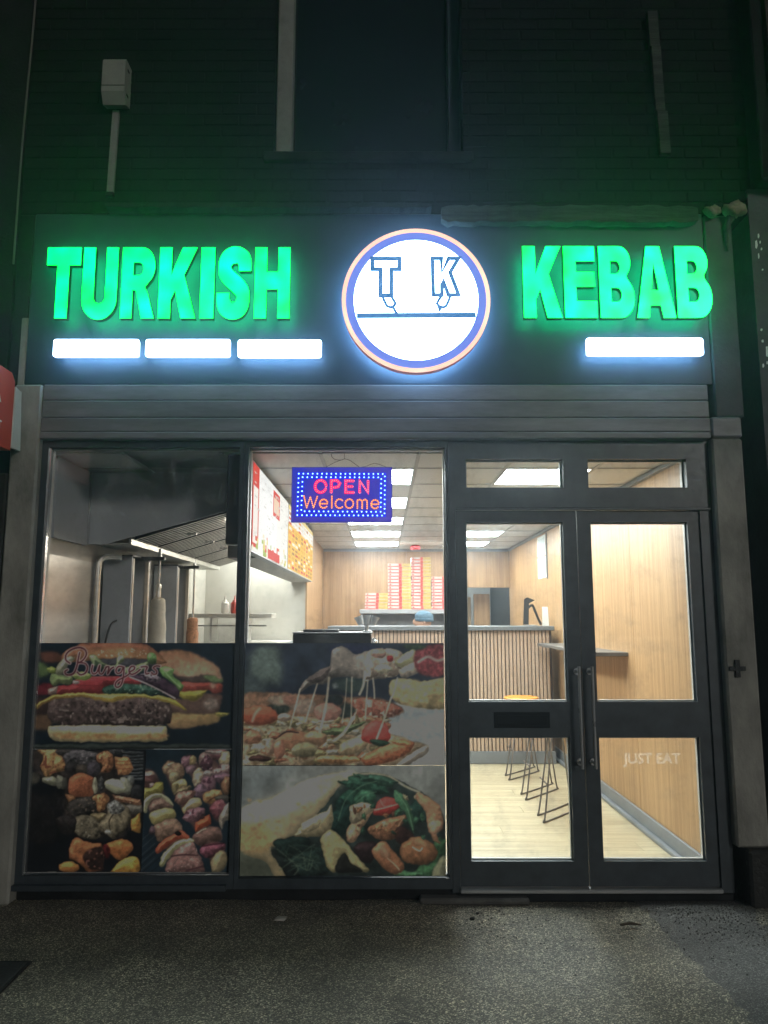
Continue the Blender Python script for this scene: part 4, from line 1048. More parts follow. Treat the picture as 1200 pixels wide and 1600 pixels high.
A.ell(1010, 1420, 95, 150, (152, 134, 98), rot=25, amp=.15, rim=.4)
# near skewer
E_(140, 400, 72, 70, (166, 138, 120)); E_(165, 450, 84, 66, (88, 58, 56)); E_(200, 495, 34, 28, (176, 148, 146)); E_(55, 500, 24, 46, (170, 160, 146))
A.poly([(80, 535), (180, 520), (235, 460), (325, 455), (335, 540), (300, 600), (180, 610), (95, 660)], (158, 148, 70), amp=.2, rim=.3)
A.poly([(170, 720), (260, 650), (370, 650), (445, 770), (330, 790), (180, 810)], (128, 100, 88), amp=.35)
A.poly([(80, 800), (90, 690), (180, 615), (320, 598), (400, 650), (448, 720), (440, 745), (330, 650), (240, 645), (165, 700), (130, 825)], PEP, amp=.08, rim=.2)
A.poly([(160, 860), (230, 800), (360, 770), (470, 800), (475, 880), (380, 920), (240, 975), (185, 930)], (186, 170, 104), amp=.12, rim=.3)
A.poly([(215, 1000), (330, 930), (480, 900), (570, 1050), (470, 1090), (300, 1180), (240, 1130)], (136, 106, 88), amp=.35, ns=5); E_(195, 1040, 30, 40, (110, 84, 92))
A.poly([(235, 1280), (290, 1190), (420, 1110), (550, 1045), (648, 1115), (640, 1155), (510, 1160), (380, 1240), (275, 1330)], (186, 84, 58), amp=.10, rim=.3)
A.poly([(400, 1400), (480, 1280), (680, 1170), (760, 1330), (825, 1470), (780, 1560), (400, 1565), (375, 1480)], (144, 104, 98), amp=.4, ns=5, spots=((190, 160, 150), 3, .78), rim=.4)
A.line([(430, 1360), (560, 1340), (750, 1345)], 2.4, (68, 40, 42)); A.line([(620, 1530), (740, 1500), (810, 1480)], 2.4, (70, 36, 42))
A.poly([(280, 1450), (340, 1320), (470, 1200), (600, 1148), (700, 1145), (704, 1180), (570, 1215), (440, 1315), (380, 1420), (325, 1490)], (190, 184, 126), amp=.08, rim=.25)
A.ell(508, 1085, 40, 28, (20, 18, 20), amp=.2)
A.poly([(1146, -20), (1230, -20), (1230, 1650), (1150, 1650)], (26, 36, 42), smooth=False, rim=0)
poster(A, 'poster of meat, mushroom and pepper skewers on dark blue')

# ---- pizza
A = Art(-0.794, 0.352, 0.722, 1.404, bg=(46, 52, 64))
A.tx(360, 990, 3.333)
A.poly([(60, 40), (1130, 40), (1130, 330), (60, 330)], (42, 50, 64), soft=4, smooth=False, amp=.25, ns=26, rim=0)
A.ell(180, 170, 100, 110, (98, 114, 108), soft=10, amp=.15, wob=.15); A.ell(60, 300, 120, 80, (70, 82, 84), soft=12); A.ell(620, 270, 90, 40, (62, 78, 74), soft=6); A.ell(640, 85, 130, 40, (40, 46, 78), soft=8)
A.poly([(760, 400), (900, 350), (1130, 380), (1130, 720), (700, 720)], (146, 154, 158), soft=5, amp=.06, rim=.05, smooth=False)
A.poly([(850, 470), (1000, 430), (1130, 440), (1130, 560), (980, 600), (860, 560)], (164, 172, 176), soft=8, amp=.05, rim=0)
A.poly([(1020, 560), (1140, 570), (1140, 700), (960, 700)], (178, 182, 180), soft=6, amp=.05, rim=0)
A.line([(850, 470), (980, 480), (1110, 530)], 1.4, (196, 200, 200), soft=1.5, alpha=.6)
A.poly([(840, 250), (900, 235), (1000, 250), (1130, 240), (1130, 380), (1000, 392), (880, 370), (830, 310)], (180, 158, 108), soft=1.8, amp=.3, ns=8)
for k in range(10): A.ell(r5.uniform(870, 1110), r5.uniform(255, 360), 30, 20, (196, 176, 122), soft=3, amp=.2)
A.poly([(50, 330), (180, 306), (420, 320), (600, 330), (780, 340), (900, 400), (820, 440), (500, 470), (50, 470)], (146, 108, 84), soft=2.4, amp=.35, ns=6)
A.poly([(640, 350), (760, 345), (895, 402), (780, 450), (640, 440)], (162, 96, 78), soft=1.6, amp=.4, spots=((196, 168, 148), 5, .7))
A.poly([(50, 430), (300, 430), (700, 440), (820, 520), (1030, 590), (900, 695), (50, 720)], (158, 136, 108), soft=2, amp=.5, ns=7, spots=((112, 92, 66), 6, .68), smooth=False)
for k in range(90):
    cx, cy = r5.uniform(60, 820), r5.uniform(440, 680)
    col = [(184, 170, 142), (176, 124, 92), (146, 132, 88), (196, 182, 150), (170, 104, 78), (120, 110, 76)][k % 6]
    A.ell(cx, cy, r5.uniform(16, 50), r5.uniform(10, 26), col, rot=r5.uniform(-25, 25), wob=.25, amp=.3, soft=1.2, rim=.3)
A.ell(245, 392, 60, 34, (56, 66, 60), soft=3, amp=.4); A.ell(600, 405, 46, 40, (50, 60, 56), soft=3, amp=.4); A.ell(540, 350, 50, 26, (46, 54, 56), soft=3)
A.ell(380, 380, 70, 40, (150, 128, 112), soft=2.5); A.ell(250, 350, 60, 26, (170, 148, 128), soft=3); A.ell(310, 350, 40, 26, (150, 106, 88), soft=3)
A.ell(145, 430, 100, 54, (190, 96, 70), amp=.12, soft=1.8, lit=.3); A.line([(110, 460), (125, 420), (150, 395)], 4, (216, 160, 138), soft=2)
A.ell(505, 412, 74, 48, (168, 116, 100), amp=.15, soft=2); A.ell(275, 440, 34, 24, (186, 158, 136), soft=1.5)
A.ell(330, 560, 86, 50, (178, 122, 90), amp=.2, soft=1.6); A.ell(440, 545, 64, 38, (184, 138, 102), amp=.2); A.ell(110, 545, 46, 36, (178, 122, 92), amp=.3)
A.ell(380, 610, 70, 42, (150, 140, 104), amp=.2, soft=1.5); A.ell(200, 590, 26, 44, (192, 150, 122), amp=.2); A.ell(250, 610, 30, 50, (176, 116, 92))
A.line([(250, 540), (290, 515), (350, 520)], 2.2, (58, 44, 44)); A.line([(70, 490), (180, 490), (310, 495)], 4, (190, 180, 148), soft=2, alpha=.7)
A.poly([(480, 510), (620, 480), (700, 462), (690, 480), (580, 530), (500, 530)], (98, 112, 76), amp=.3)
A.ell(150, 655, 60, 16, (70, 46, 42), amp=.4); A.ell(560, 660, 120, 22, (200, 142, 92), amp=.3); A.ell(640, 590, 90, 40, (188, 160, 120), amp=.2, rot=-20)
A.poly([(678, 545), (700, 490), (760, 455), (815, 480), (830, 555), (770, 582), (700, 570)], (196, 70, 62), amp=.10, rim=.2, lit=.3)
A.poly([(730, 560), (790, 556), (850, 580), (800, 592), (745, 584)], (42, 66, 52), amp=.2)
A.poly([(690, 640), (880, 562), (960, 576), (900, 645), (760, 692), (700, 690)], (196, 110, 74), amp=.35, ns=4); A.poly([(860, 690), (940, 630), (1022, 586), (1032, 620), (960, 672), (900, 698)], (172, 158, 142), amp=.12)
A.poly([(830, 560), (900, 560), (950, 580), (900, 590)], (214, 134, 88), soft=1.2)
# lifted slice
A.poly([(355, 298), (400, 235), (450, 200), (515, 165), (528, 92), (562, 66), (612, 80), (655, 112), (720, 88), (760, 130), (850, 200), (830, 232), (700, 240), (560, 226), (490, 262), (430, 268), (375, 300)], (136, 126, 116), amp=.25, ns=6, rim=.3, lit=.25)
A.poly([(400, 240), (460, 196), (520, 170), (500, 230), (430, 262)], (112, 98, 92), amp=.3, soft=1.8)
A.poly([(700, 120), (740, 80), (860, 85), (905, 120), (880, 200), (840, 232), (760, 225), (690, 260), (700, 190)], (172, 150, 128), amp=.35, ns=5, spots=((210, 196, 164), 4, .7))
A.ell(830, 132, 18, 16, (180, 52, 52)); A.ell(770, 105, 40, 26, (188, 140, 120)); A.ell(800, 185, 50, 26, (202, 192, 158), amp=.3)
A.poly([(860, 150), (940, 86), (965, 90), (975, 140), (905, 182)], (190, 184, 132), amp=.15); A.poly([(880, 190), (960, 150), (980, 200), (900, 232)], (176, 160, 142), amp=.2)
A.poly([(965, 90), (1040, 60), (1130, 70), (1130, 210), (1000, 220), (960, 160)], (140, 62, 66), soft=3, amp=.4); A.line([(980, 150), (1030, 122), (1080, 142), (1125, 128)], 4, (186, 158, 148), soft=2); A.ell(960, 70, 60, 16, (60, 78, 56), soft=3)
CH = (206, 194, 168)
for p, wd in (([(360, 290), (340, 370), (305, 497)], 2.4), ([(450, 265), (420, 360), (388, 462)], 2.2), ([(512, 232), (495, 380), (464, 515)], 3.6), ([(632, 228), (630, 330), (628, 440)], 2.0), ([(605, 235), (598, 340), (580, 470)], 1.4),
              ([(715, 245), (708, 350), (702, 452)], 2.2), ([(742, 236), (748, 290), (750, 340)], 2.4), ([(838, 335), (800, 450), (762, 550)], 3.0), ([(700, 200), (692, 270), (672, 318)], 4.0), ([(640, 440), (590, 520), (540, 560)], 5.0), ([(870, 232), (855, 300), (838, 340)], 2)):
    A.line(p, wd, CH, soft=.9, alpha=.85)
A.ell(545, 275, 14, 14, (150, 160, 160), soft=3)
poster(A, 'poster of a pizza slice lifted with strings of melted cheese')

# ---- wrap
A = Art(-0.794, 0.352, 0.130, 0.719, bg=(120, 126, 122))
A.tx(360, 990, 3.333)
A.grad((140, 144, 140), (96, 102, 96), 1198, 1375)
A.poly([(30, 690), (360, 690), (200, 820), (30, 900)], (116, 124, 124), soft=14, amp=.05, rim=0, smooth=False)
A.poly([(40, 1130), (200, 1190), (260, 1290), (40, 1290)], (86, 92, 78), soft=6, amp=.1, rim=0)
A.poly([(540, 830), (660, 735), (820, 745), (980, 825), (1095, 915), (1120, 1060), (1085, 1200), (1120, 1290), (300, 1290), (205, 1130), (260, 1095), (400, 1000)], (38, 48, 46), amp=.5, ns=12)
A.poly([(45, 925), (200, 862), (400, 765), (560, 728), (672, 735), (570, 800), (490, 900), (385, 1005), (255, 1110), (198, 1116), (235, 1190), (290, 1285), (235, 1285), (180, 1200), (40, 1125)], (186, 170, 132), amp=.10, ns=16, rim=.2, col2=(160, 142, 104), lit=.1)
A.poly([(40, 1000), (120, 960), (220, 1060), (200, 1120), (140, 1150), (40, 1120)], (192, 158, 104), soft=8, amp=.15, rim=0)
A.poly([(60, 930), (300, 830), (520, 745), (640, 740), (480, 850), (250, 960), (80, 1000)], (204, 190, 154), soft=9, amp=.06, rim=0)
for k in range(14): A.ell(r5.uniform(70, 420), r5.uniform(860, 1080), 12, 7, (168, 140, 100), soft=2.5, amp=.1, rim=0)
A.line([(660, 738), (740, 736), (830, 752), (910, 800), (985, 832)], 3.2, (178, 168, 140), soft=1.2)
# greens
for cx, cy, rx, ry, ro, g in ((620, 860, 90, 46, -40, (44, 82, 66)), (700, 800, 120, 40, 10, (52, 92, 74)), (580, 960, 60, 90, 10, (34, 62, 56)), (760, 770, 120, 26, 12, (60, 96, 78)), (690, 880, 60, 60, 30, (58, 102, 78)), (980, 930, 60, 80, 20, (38, 66, 58)), (330, 1120, 110, 60, 10, (30, 46, 42)), (420, 1200, 110, 70, -10, (34, 50, 46)), (1090, 1140, 40, 80, 10, (54, 92, 60)), (1030, 1250, 90, 40, -20, (56, 96, 62)), (930, 1265, 80, 20, 0, (64, 104, 70))):
    A.ell(cx, cy, rx, ry, g, rot=ro, wob=.25, amp=.45, ns=5, soft=1.3, rim=.4)
A.line([(560, 980), (600, 870), (680, 800), (760, 775)], 2, (96, 136, 108), alpha=.7); A.line([(640, 900), (700, 850), (760, 830)], 1.4, (104, 146, 116), alpha=.7)
A.line([(240, 1130), (300, 1180), (350, 1230), (330, 1265)], 2.2, (88, 100, 84), alpha=.7); A.line([(300, 1110), (370, 1150), (380, 1210)], 1.6, (96, 108, 92), alpha=.6)
# pale filling and inner fold
A.poly([(600, 1045), (640, 970), (700, 920), (740, 930), (700, 1000), (650, 1085), (610, 1090)], (184, 142, 108), amp=.3); A.poly([(630, 900), (720, 890), (740, 930), (660, 990), (620, 980)], (176, 160, 128), amp=.25)
A.poly([(430, 960), (490, 930), (530, 900), (525, 1020), (480, 1060), (360, 1065), (330, 1050)], (172, 156, 116), amp=.15); A.ell(415, 1005, 60, 34, (192, 176, 134), amp=.15, rot=-30)
A.poly([(468, 1070), (520, 1030), (590, 1085), (640, 1150), (720, 1235), (690, 1250), (620, 1215), (600, 1160), (570, 1180), (550, 1255), (500, 1220), (478, 1140)], (178, 164, 112), amp=.12, rim=.35)
A.poly([(555, 1200), (590, 1150), (625, 1200), (690, 1245), (560, 1255)], (30, 30, 28), soft=1.4, amp=.3)
# meats, tomato
A.poly([(740, 935), (770, 875), (820, 855), (885, 888), (850, 940), (770, 955)], (190, 62, 56), amp=.15, rim=.3); A.line([(750, 925), (800, 915), (870, 895)], 1.8, (226, 150, 138)); A.line([(780, 870), (800, 905), (840, 900)], 1.4, (214, 128, 116))
A.poly([(715, 1020), (780, 985), (860, 960), (915, 958), (890, 1010), (862, 1075), (780, 1082), (730, 1050)], (158, 106, 76), amp=.35, ns=4, rim=.3); A.line([(905, 965), (880, 1000), (860, 1060)], 2.2, (200, 160, 120), alpha=.8)
A.poly([(640, 1120), (720, 1090), (760, 1110), (740, 1190), (690, 1200)], (44, 32, 34), amp=.3)
A.poly([(870, 1010), (930, 1030), (960, 1080), (900, 1110), (860, 1080)], (60, 40, 36), amp=.3)
A.poly([(735, 1140), (760, 1105), (805, 1088), (850, 1140), (905, 1215), (880, 1258), (840, 1258), (780, 1210)], (172, 112, 78), amp=.2, rim=.35, lit=.3); A.ell(800, 1140, 22, 40, (204, 152, 116), rot=-30, soft=3, amp=.2); A.line([(820, 1180), (860, 1215), (880, 1240)], 1.8, (222, 190, 160), alpha=.7)
A.poly([(885, 1120), (930, 1080), (990, 1062), (1060, 1110), (1080, 1160), (1040, 1205), (960, 1212), (895, 1185)], (146, 98, 66), amp=.25, ns=5, rim=.35); A.line([(950, 1120), (985, 1140), (1000, 1125)], 2.0, (220, 200, 176)); A.ell(990, 1095, 50, 18, (182, 134, 96), soft=3, rot=15)
for k in range(26):
    A.ell(r5.uniform(620, 1010), r5.uniform(850, 1080), r5.uniform(10, 26), r5.uniform(7, 15), [(150, 104, 72), (62, 104, 76), (190, 168, 128), (96, 62, 48), (44, 74, 58)][k % 5], rot=r5.uniform(0, 180), wob=.3, amp=.3)
for k in range(18):
    A.line([(r5.uniform(240, 480), r5.uniform(1100, 1250)) for q in range(3)], 1.6, [(60, 84, 70), (88, 108, 88), (28, 40, 38)][k % 3], alpha=.6)
# leaf and right-hand rim of the wrap
A.poly([(850, 820), (890, 840), (935, 900), (955, 980), (955, 1050), (935, 1000), (900, 930), (860, 880)], (74, 122, 88), amp=.25); A.line([(865, 835), (920, 910), (952, 1030)], 1.2, (132, 172, 136), alpha=.8)
A.poly([(965, 838), (1040, 862), (1095, 912), (1108, 1000), (1075, 1045), (1100, 1100), (1062, 1085), (1030, 1020), (1020, 940), (985, 890)], (182, 130, 96), amp=.25, rim=.3); A.ell(1085, 1020, 24, 18, (96, 58, 44), soft=1.6); A.poly([(1030, 1000), (1080, 980), (1105, 1010), (1060, 1060)], (196, 150, 116), soft=2)
A.poly([(1080, 1190), (1125, 1170), (1125, 1290), (1050, 1290)], (150, 150, 116), amp=.2, soft=2)
poster(A, 'poster of a rolled tortilla wrap filled with meat, tomato and leaves')
# ================================================================== OPEN SIGN
ox0, ox1, oz0, oz1, oy = -0.548, 0.054, 2.122, 2.452, 0.105
osn = thing('open_sign', 'blue LED sign reading OPEN Welcome hung in the window', 'sign', ((ox0 + ox1) / 2, oy, oz0))
box('panel', ox0, ox1, oy, oy + 0.004, oz0, oz1, 'open_panel', osn)  # LED spill on the dark panel, put in as glowing colour
MB().rectframe(ox0 - 0.004, ox1 + 0.004, oz0 - 0.004, oz1 + 0.004, 0.0045, oy - 0.006, oy + 0.022).build('casing', 'open_edge', osn)  # casing glow put in for the LED spill
box('back', ox0 + 0.001, ox1 - 0.001, oy + 0.005, oy + 0.02, oz0 + 0.001, oz1 - 0.001, 'black_plastic', osn)
def og(X, Y): return (ox0 + (X - 105) / 930 * (ox1 - ox0), oz1 - (Y - 180) / 505 * (oz1 - oz0))
def dots(pts_list, r, spacing, mat, name):
    m = MB()
    for pts in pts_list:
        if len(pts) == 1: run = [og(*pts[0])]
        else:
            P = [np.array(og(*p)) for p in pts]; run = [P[0]]; acc = 0.0
            L = sum(np.linalg.norm(b - a) for a, b in zip(P, P[1:])); n = max(1, round(L / spacing)); st = L / n; nxt = st
            for a, b in zip(P, P[1:]):
                s = np.linalg.norm(b - a)
                while acc + s >= nxt - 1e-6 and s > 0:
                    run.append(a + (b - a) * (nxt - acc) / s); nxt += st
                acc += s
        for x, z in run:
            V = [(x, oy - 0.006, z)] + [(x + r * math.cos(q * math.pi / 4), oy - 0.0015, z + r * math.sin(q * math.pi / 4)) for q in range(8)]
            m.add(V, [(0, 1 + q, 1 + (q + 1) % 8) for q in range(8)])
    return m.build(name, mat, osn, kind='stuff')
circ = lambda cx, cy, rx, ry, a0=0, a1=360, n=20: [(cx + rx * math.cos(R(a0 + (a1 - a0) * i / n)), cy - ry * math.sin(R(a0 + (a1 - a0) * i / n))) for i in range(n + 1)]
OPEN = [circ(370, 355, 52, 57, 0, 342, 19), [(470, 415), (470, 302), (520, 298), (550, 325), (535, 358), (492, 366)], [(682, 303), (605, 303), (605, 412), (684, 412)], [(628, 356), (672, 356)], [(736, 415), (736, 300), (814, 415), (814, 300)]]
WELC = [[(215, 445), (242, 555), (275, 452), (306, 555), (340, 450)], [(372, 517), (432, 517)] + circ(400, 517, 38, 40, 15, 318), [(476, 448), (476, 556)], circ(548, 517, 38, 42, 45, 315), circ(640, 517, 38, 42, 0, 340), [(715, 560), (715, 486), (738, 478), (760, 492), (760, 560)], [(772, 484), (790, 478), (806, 492), (806, 562)], [(852, 522), (912, 522)] + circ(880, 522, 36, 40, 15, 318)]
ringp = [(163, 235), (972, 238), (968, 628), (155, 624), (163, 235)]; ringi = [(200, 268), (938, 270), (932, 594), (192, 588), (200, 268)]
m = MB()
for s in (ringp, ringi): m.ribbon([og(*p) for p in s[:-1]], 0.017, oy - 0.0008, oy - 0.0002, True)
m.build('border_glow', 'led_blue_glow', osn, kind='stuff')  # LED spill painted as glowing ribbons along the border
m = MB(); [m.ribbon([og(*p) for p in s], 0.018, oy - 0.0009, oy - 0.0002) for s in OPEN]; m.build('word_glow', 'open_red_glow', osn, kind='stuff')  # red LED spill painted as glowing ribbons under the word
m = MB(); [m.ribbon([og(*p) for p in s], 0.010, oy - 0.0009, oy - 0.0002) for s in WELC]; m.build('word_glow', 'open_orange_glow', osn, kind='stuff')  # orange LED spill painted the same way
dots([ringp, ringi], 0.0045, 0.0285, 'led_blue', 'border_lights')
dots(OPEN, 0.0038, 0.0135, 'led_red', 'word_lights'); dots(WELC, 0.0038, 0.0125, 'led_orange', 'word_lights')
def hang(pts, r=0.0018):
    return MB().tube([(og(*p)[0], oy + 0.008, og(*p)[1]) for p in catmull(pts, 5, False)], r, 6).build('hanging_wire', 'wire', osn, True)
hang([(590, 10), (590, 50), (590, 92)]); hang([(475, 30), (468, 62), (500, 95), (560, 102), (590, 92), (640, 105), (690, 140), (745, 180)]); hang([(590, 92), (500, 125), (400, 180)]); hang([(745, 172), (800, 160), (870, 135), (930, 148), (1015, 182)])

# ================================================================== MENU LIGHTBOXES over the service counter
def menu(y0, y1, z0, z1, xf, seed, label, style):
    t = thing('menu_board', label, 'menu', (xf, (y0 + y1) / 2, z0))
    nz, ny = 110, int((y1 - y0) / 0.006)
    u, v = np.meshgrid(np.linspace(0, 1, ny), np.linspace(1, 0, nz)); r = np.random.default_rng(seed)
    C = np.ones((nz, ny, 3)) * np.array((1.0, 0.98, 0.90))
    def rect(a, b, c, e, col): k = (u >= a) & (u < b) & (v >= c) & (v < e); C[k] = np.array(col)
    if style == 0:
        rect(0.0, .14, 0, .95, (0.75, .06, .04)); rect(.02, .12, .25, .9, (1, .93, .85)); rect(.15, .62, .0, .93, (1, 1, .96)); rect(.50, .70, .05, .40, (.80, .06, .04)); rect(.52, .68, .14, .34, (.95, .7, .5))
        for k in range(60): a, c = r.uniform(.02, .95), r.uniform(.08, .72); rect(a, a + r.uniform(.02, .06), c, c + .014, (.72, .68, .62))
        for k in range(46): a, c = r.uniform(0, .96), r.uniform(.74, .96); rect(a, a + r.uniform(.02, .05), c, c + r.uniform(.03, .10), [(.85, .70, .15), (.45, .55, .12), (.80, .12, .05), (.95, .85, .6)][k % 4])
        rect(.38, .72, .88, 1.0, (.80, .06, .04))
    else:
        rect(0, 1, .28, 1, (1.0, .60, .08)); rect(0, 1, .0, .07, (.95, .75, .3))
        for k in range(9):
            for c in np.arange(.1, .97, .075):
                a = .02 + k * .109; L = r.uniform(.05, .095)
                rect(a, a + L, c, c + .042, [(.80, .10, .03), (.95, .35, .04), (1, .95, .75), (.55, .25, .05), (.90, .50, .05)][int(r.integers(5))] if c > .26 or k % 3 == 0 else (.97, .82, .62))
    V = np.stack([np.full(u.size, xf + 0.0012), (y0 + u * (y1 - y0)).ravel(), (z1 - v * (z1 - z0)).ravel()], 1)
    i = np.arange(ny - 1)[None, :] + ny * np.arange(nz - 1)[:, None]; F = np.stack([i, i + 1, i + ny + 1, i + ny], -1).reshape(-1, 4)
    me = bpy.data.meshes.new('lit_face'); me.from_pydata(V.tolist(), [], F.tolist())
    a = me.color_attributes.new('ink', 'FLOAT_COLOR', 'POINT')
    a.data.foreach_set('color', np.concatenate([C.reshape(-1, 3), np.ones((u.size, 1))], 1).ravel().astype(np.float32))
    link('lit_face', me, 'menu_print', t)
    box('case', xf - 0.055, xf, y0, y1, z0 - 0.008, z1 + 0.008, 'steel_dull', t)
menu(0.14, 1.86, 1.955, 2.50, -0.795, 21, 'bright white and red menu lightbox nearest the window', 0)
menu(1.885, 4.10, 1.955, 2.50, -0.795, 22, 'yellow and red menu lightbox furthest from the window', 1)
MATS['menu_print'].node_tree.nodes['Principled BSDF'].inputs['Emission Strength'].default_value = 0.85
box('bulkhead', -1.045, -0.852, 0.66, 4.195, 1.948, 2.536, 'kitchen_clad', None, kind='structure')

# ================================================================== KITCHEN
hood = thing('extractor_hood', 'big grey steel extractor hood over the doner grills', 'hood', (-1.5, 0.66, 2.04))
m = MB(); m.prism([(-2.008, 2.53), (-2.008, 2.04), (-1.86, 2.04), (-1.062, 2.265), (-1.062, 2.53)], 0.65, 0.668); m.build('end_panel', 'hood_steel', hood)
box('wall_panel', -2.018, -1.990, 0.13, 0.648, 2.03, 2.53, 'hood_steel', hood)
box('seam', -1.992, -1.978, 0.636, 0.6495, 2.05, 2.53, 'steel_dull', hood)
m = MB(); m.box(-1.935, -1.925, 0.67, 3.45, 2.04, 2.10); m.box(-1.925, -1.715, 0.67, 3.45, 2.04, 2.05); m.box(-1.715, -1.70, 0.67, 3.45, 2.04, 2.085); m.build('drip_tray', 'steel', hood)
for k in range(5):
    y0 = 0.70 + k * 0.55
    A0, A1 = Vector((-1.695, 0, 2.075)), Vector((-1.075, 0, 2.26)); n = Vector((0.286, 0, -0.958))
    m = MB()
    V = [A0, A1]; m.add([(A0.x, y0, A0.z + .02), (A1.x, y0, A1.z + .02), (A1.x, y0 + .53, A1.z + .02), (A0.x, y0 + .53, A0.z + .02)], [(0, 1, 2, 3)])
    for q in range(8):
        ya = y0 + 0.02 + q * 0.064
        p = [A0 + n * 0.0, A1 + n * 0.0]
        m.add([(p[0].x, ya, p[0].z), (p[1].x, ya, p[1].z), (p[1].x, ya + .036, p[1].z), (p[0].x, ya + .036, p[0].z), (p[0].x, ya, p[0].z + .014), (p[1].x, ya, p[1].z + .014), (p[1].x, ya + .036, p[1].z + .014), (p[0].x, ya + .036, p[0].z + .014)],
              [(0, 1, 2, 3)], 1)
        k0 = len(m.v) - 8; m.f += [(k0, k0 + 1, k0 + 5, k0 + 4), (k0 + 2, k0 + 3, k0 + 7, k0 + 6)]; m.mi += [0, 0]  # slat sides and backing coloured dark as shade between slats
    f = m.build('baffle_filter', ['dark_slot', 'steel'], hood)
    zc = (A0.z + A1.z) / 2; box('filter_handle', -1.40, -1.33, y0 + 0.25, y0 + 0.262, 2.135, 2.150, 'chrome', f)
m = MB(); m.prism([(-2.008, 2.535), (-2.008, 2.115), (-1.70, 2.115), (-1.062, 2.31), (-1.062, 2.535)], 0.675, 3.45); m.build('canopy', 'steel_dull', hood)

kc = thing('kitchen_counter', 'steel kitchen counter carrying the doner grills', 'counter', (-1.7, 1.8, 0.07))
box('worktop', -2.012, -1.36, 0.35, 3.4, 1.02, 1.06, 'steel', kc, 0.004); box('cabinet', -2.012, -1.40, 0.37, 3.38, 0.07, 1.019, 'steel_dull', kc)
def grill(yc, top, label, meat, sx, mz0, mz1, r0, r1, mlabel):
    t = thing('doner_grill', label, 'grill', (-1.85, yc, 1.06))
    box('side_wing', -2.005, -1.80, yc - 0.215, yc - 0.195, 1.061, top, 'hood_steel', t, 0.003)
    box('side_wing', -2.005, -1.80, yc + 0.195, yc + 0.215, 1.061, top, 'hood_steel', t, 0.003)
    for y in (yc - 0.192, yc + 0.165): box('edge_strip', -1.825, -1.797, y, y + 0.028, 1.061, top - 0.012, 'burner', t, 0.002)
    box('back_plate', -2.005, -1.95, yc - 0.193, yc + 0.193, 1.061, top - 0.01, 'steel', t)
    for k in range(4): box('burner', -1.948, -1.90, yc - 0.15, yc + 0.15, 1.13 + k * 0.2, 1.29 + k * 0.2, 'burner', t, 0.006)
    box('top_plate', -2.005, -1.795, yc - 0.216, yc + 0.216, top + 0.001, top + 0.012, 'black_plastic', t)
    MB().bbox(-1.80, sx + 0.04, yc - 0.02, yc + 0.02, top - 0.012, top + 0.014, 0.004).build('top_arm', 'frame_dark', t)
    MB().tube([(sx, yc, top + 0.015), (sx, yc, top + 0.075)], [0.016, 0.010], 10).build('spit_motor', 'steel_dull', t, True)
    s = thing('doner_spit', mlabel, 'kebab', (sx, yc, 1.06))
    MB().tube([(sx, yc, 1.075), (sx, yc, top - 0.013)], 0.0085, 10).build('rod', 'chrome', s, True)
    MB().lathe([(0.13, 0.0005), (0.13, 0.012), (0.02, 0.014)], (sx, yc, 1.06), 20).build('plate', 'steel', s, True)
    n = 14
    prof = [(0.012, mz0)] + [(r0 + (r1 - r0) * i / n + random.uniform(-.004, .004), mz0 + (mz1 - mz0) * i / n) for i in range(n + 1)] + [(r1 * 0.75, mz1 + 0.012), (0.012, mz1 + 0.018)]
    MB().lathe([(a, b) for a, b in prof], (sx, yc, 0), 22, wob=0.03 if meat == 'doner_meat' else 0.012).build('meat', meat, s, True)
    if meat == 'doner_wrap': MB().lathe([(0.02, mz1 + 0.019), (0.02, mz1 + 0.11), (0.012, mz1 + 0.12)], (sx, yc, 0), 12).build('sleeve', 'steel', s, True)
grill(1.22, 1.985, 'steel doner grill nearest the window', 'doner_wrap', -1.665, 1.20, 1.68, 0.075, 0.050, 'pale wrapped doner cone on the spit nearest the window')
grill(2.42, 2.0, 'steel doner grill further from the window', 'doner_meat', -1.705, 1.10, 1.535, 0.062, 0.048, 'browned doner meat on the spit further from the window')
MB().tube(catmull([(-1.985, 0.86, 1.07), (-1.985, 0.86, 1.5), (-1.985, 0.86, 1.88), (-1.975, 0.87, 1.95), (-1.94, 0.90, 1.975), (-1.86, 0.95, 1.975)], 5, False), 0.022, 12).build('gas_pipe', 'steel', None, True, label='bent steel pipe rising beside the near doner grill', category='pipe')
MB().tube(catmull([(-1.93, 0.80, 1.07), (-1.91, 0.80, 1.25), (-1.885, 0.80, 1.40), (-1.865, 0.82, 1.50), (-1.84, 0.86, 1.53)], 5, False), 0.007, 8).build('cable', 'black_plastic', None, True, label='black cable curving up beside the near doner grill', category='cable')
shf = thing('kitchen_shelf', 'grey kitchen shelf with two sauce bottles on it', 'shelf', (-1.6, 3.6, 1.5))
box('board', -2.012, -1.15, 3.46, 3.78, 1.545, 1.592, 'kitchen_clad', shf, 0.004); box('rail', -2.0, -1.2, 3.455, 3.459, 1.46, 1.475, 'wire', shf)
for x in (-1.78, -1.42): box('bracket', x - .012, x + .012, 3.47, 3.76, 1.30, 1.544, 'steel', shf)
def bottle(x, mat, label):
    t = thing('sauce_bottle', label, 'bottle', (x, 3.55, 1.593), 'sauce bottles on the kitchen shelf')
    MB().lathe([(0.040, 0.0), (0.042, 0.02), (0.042, 0.10), (0.036, 0.115), (0.020, 0.125)], (x, 3.55, 1.593), 18).build('body', mat, t, True)
    MB().lathe([(0.022, 0.1255), (0.022, 0.135), (0.009, 0.145), (0.005, 0.185)], (x, 3.55, 1.593), 14).build('nozzle', mat, t, True)
bottle(-1.655, 'sauce_white', 'white squeezy sauce bottle on the kitchen shelf'); bottle(-1.555, 'sauce_red', 'red squeezy sauce bottle on the kitchen shelf')
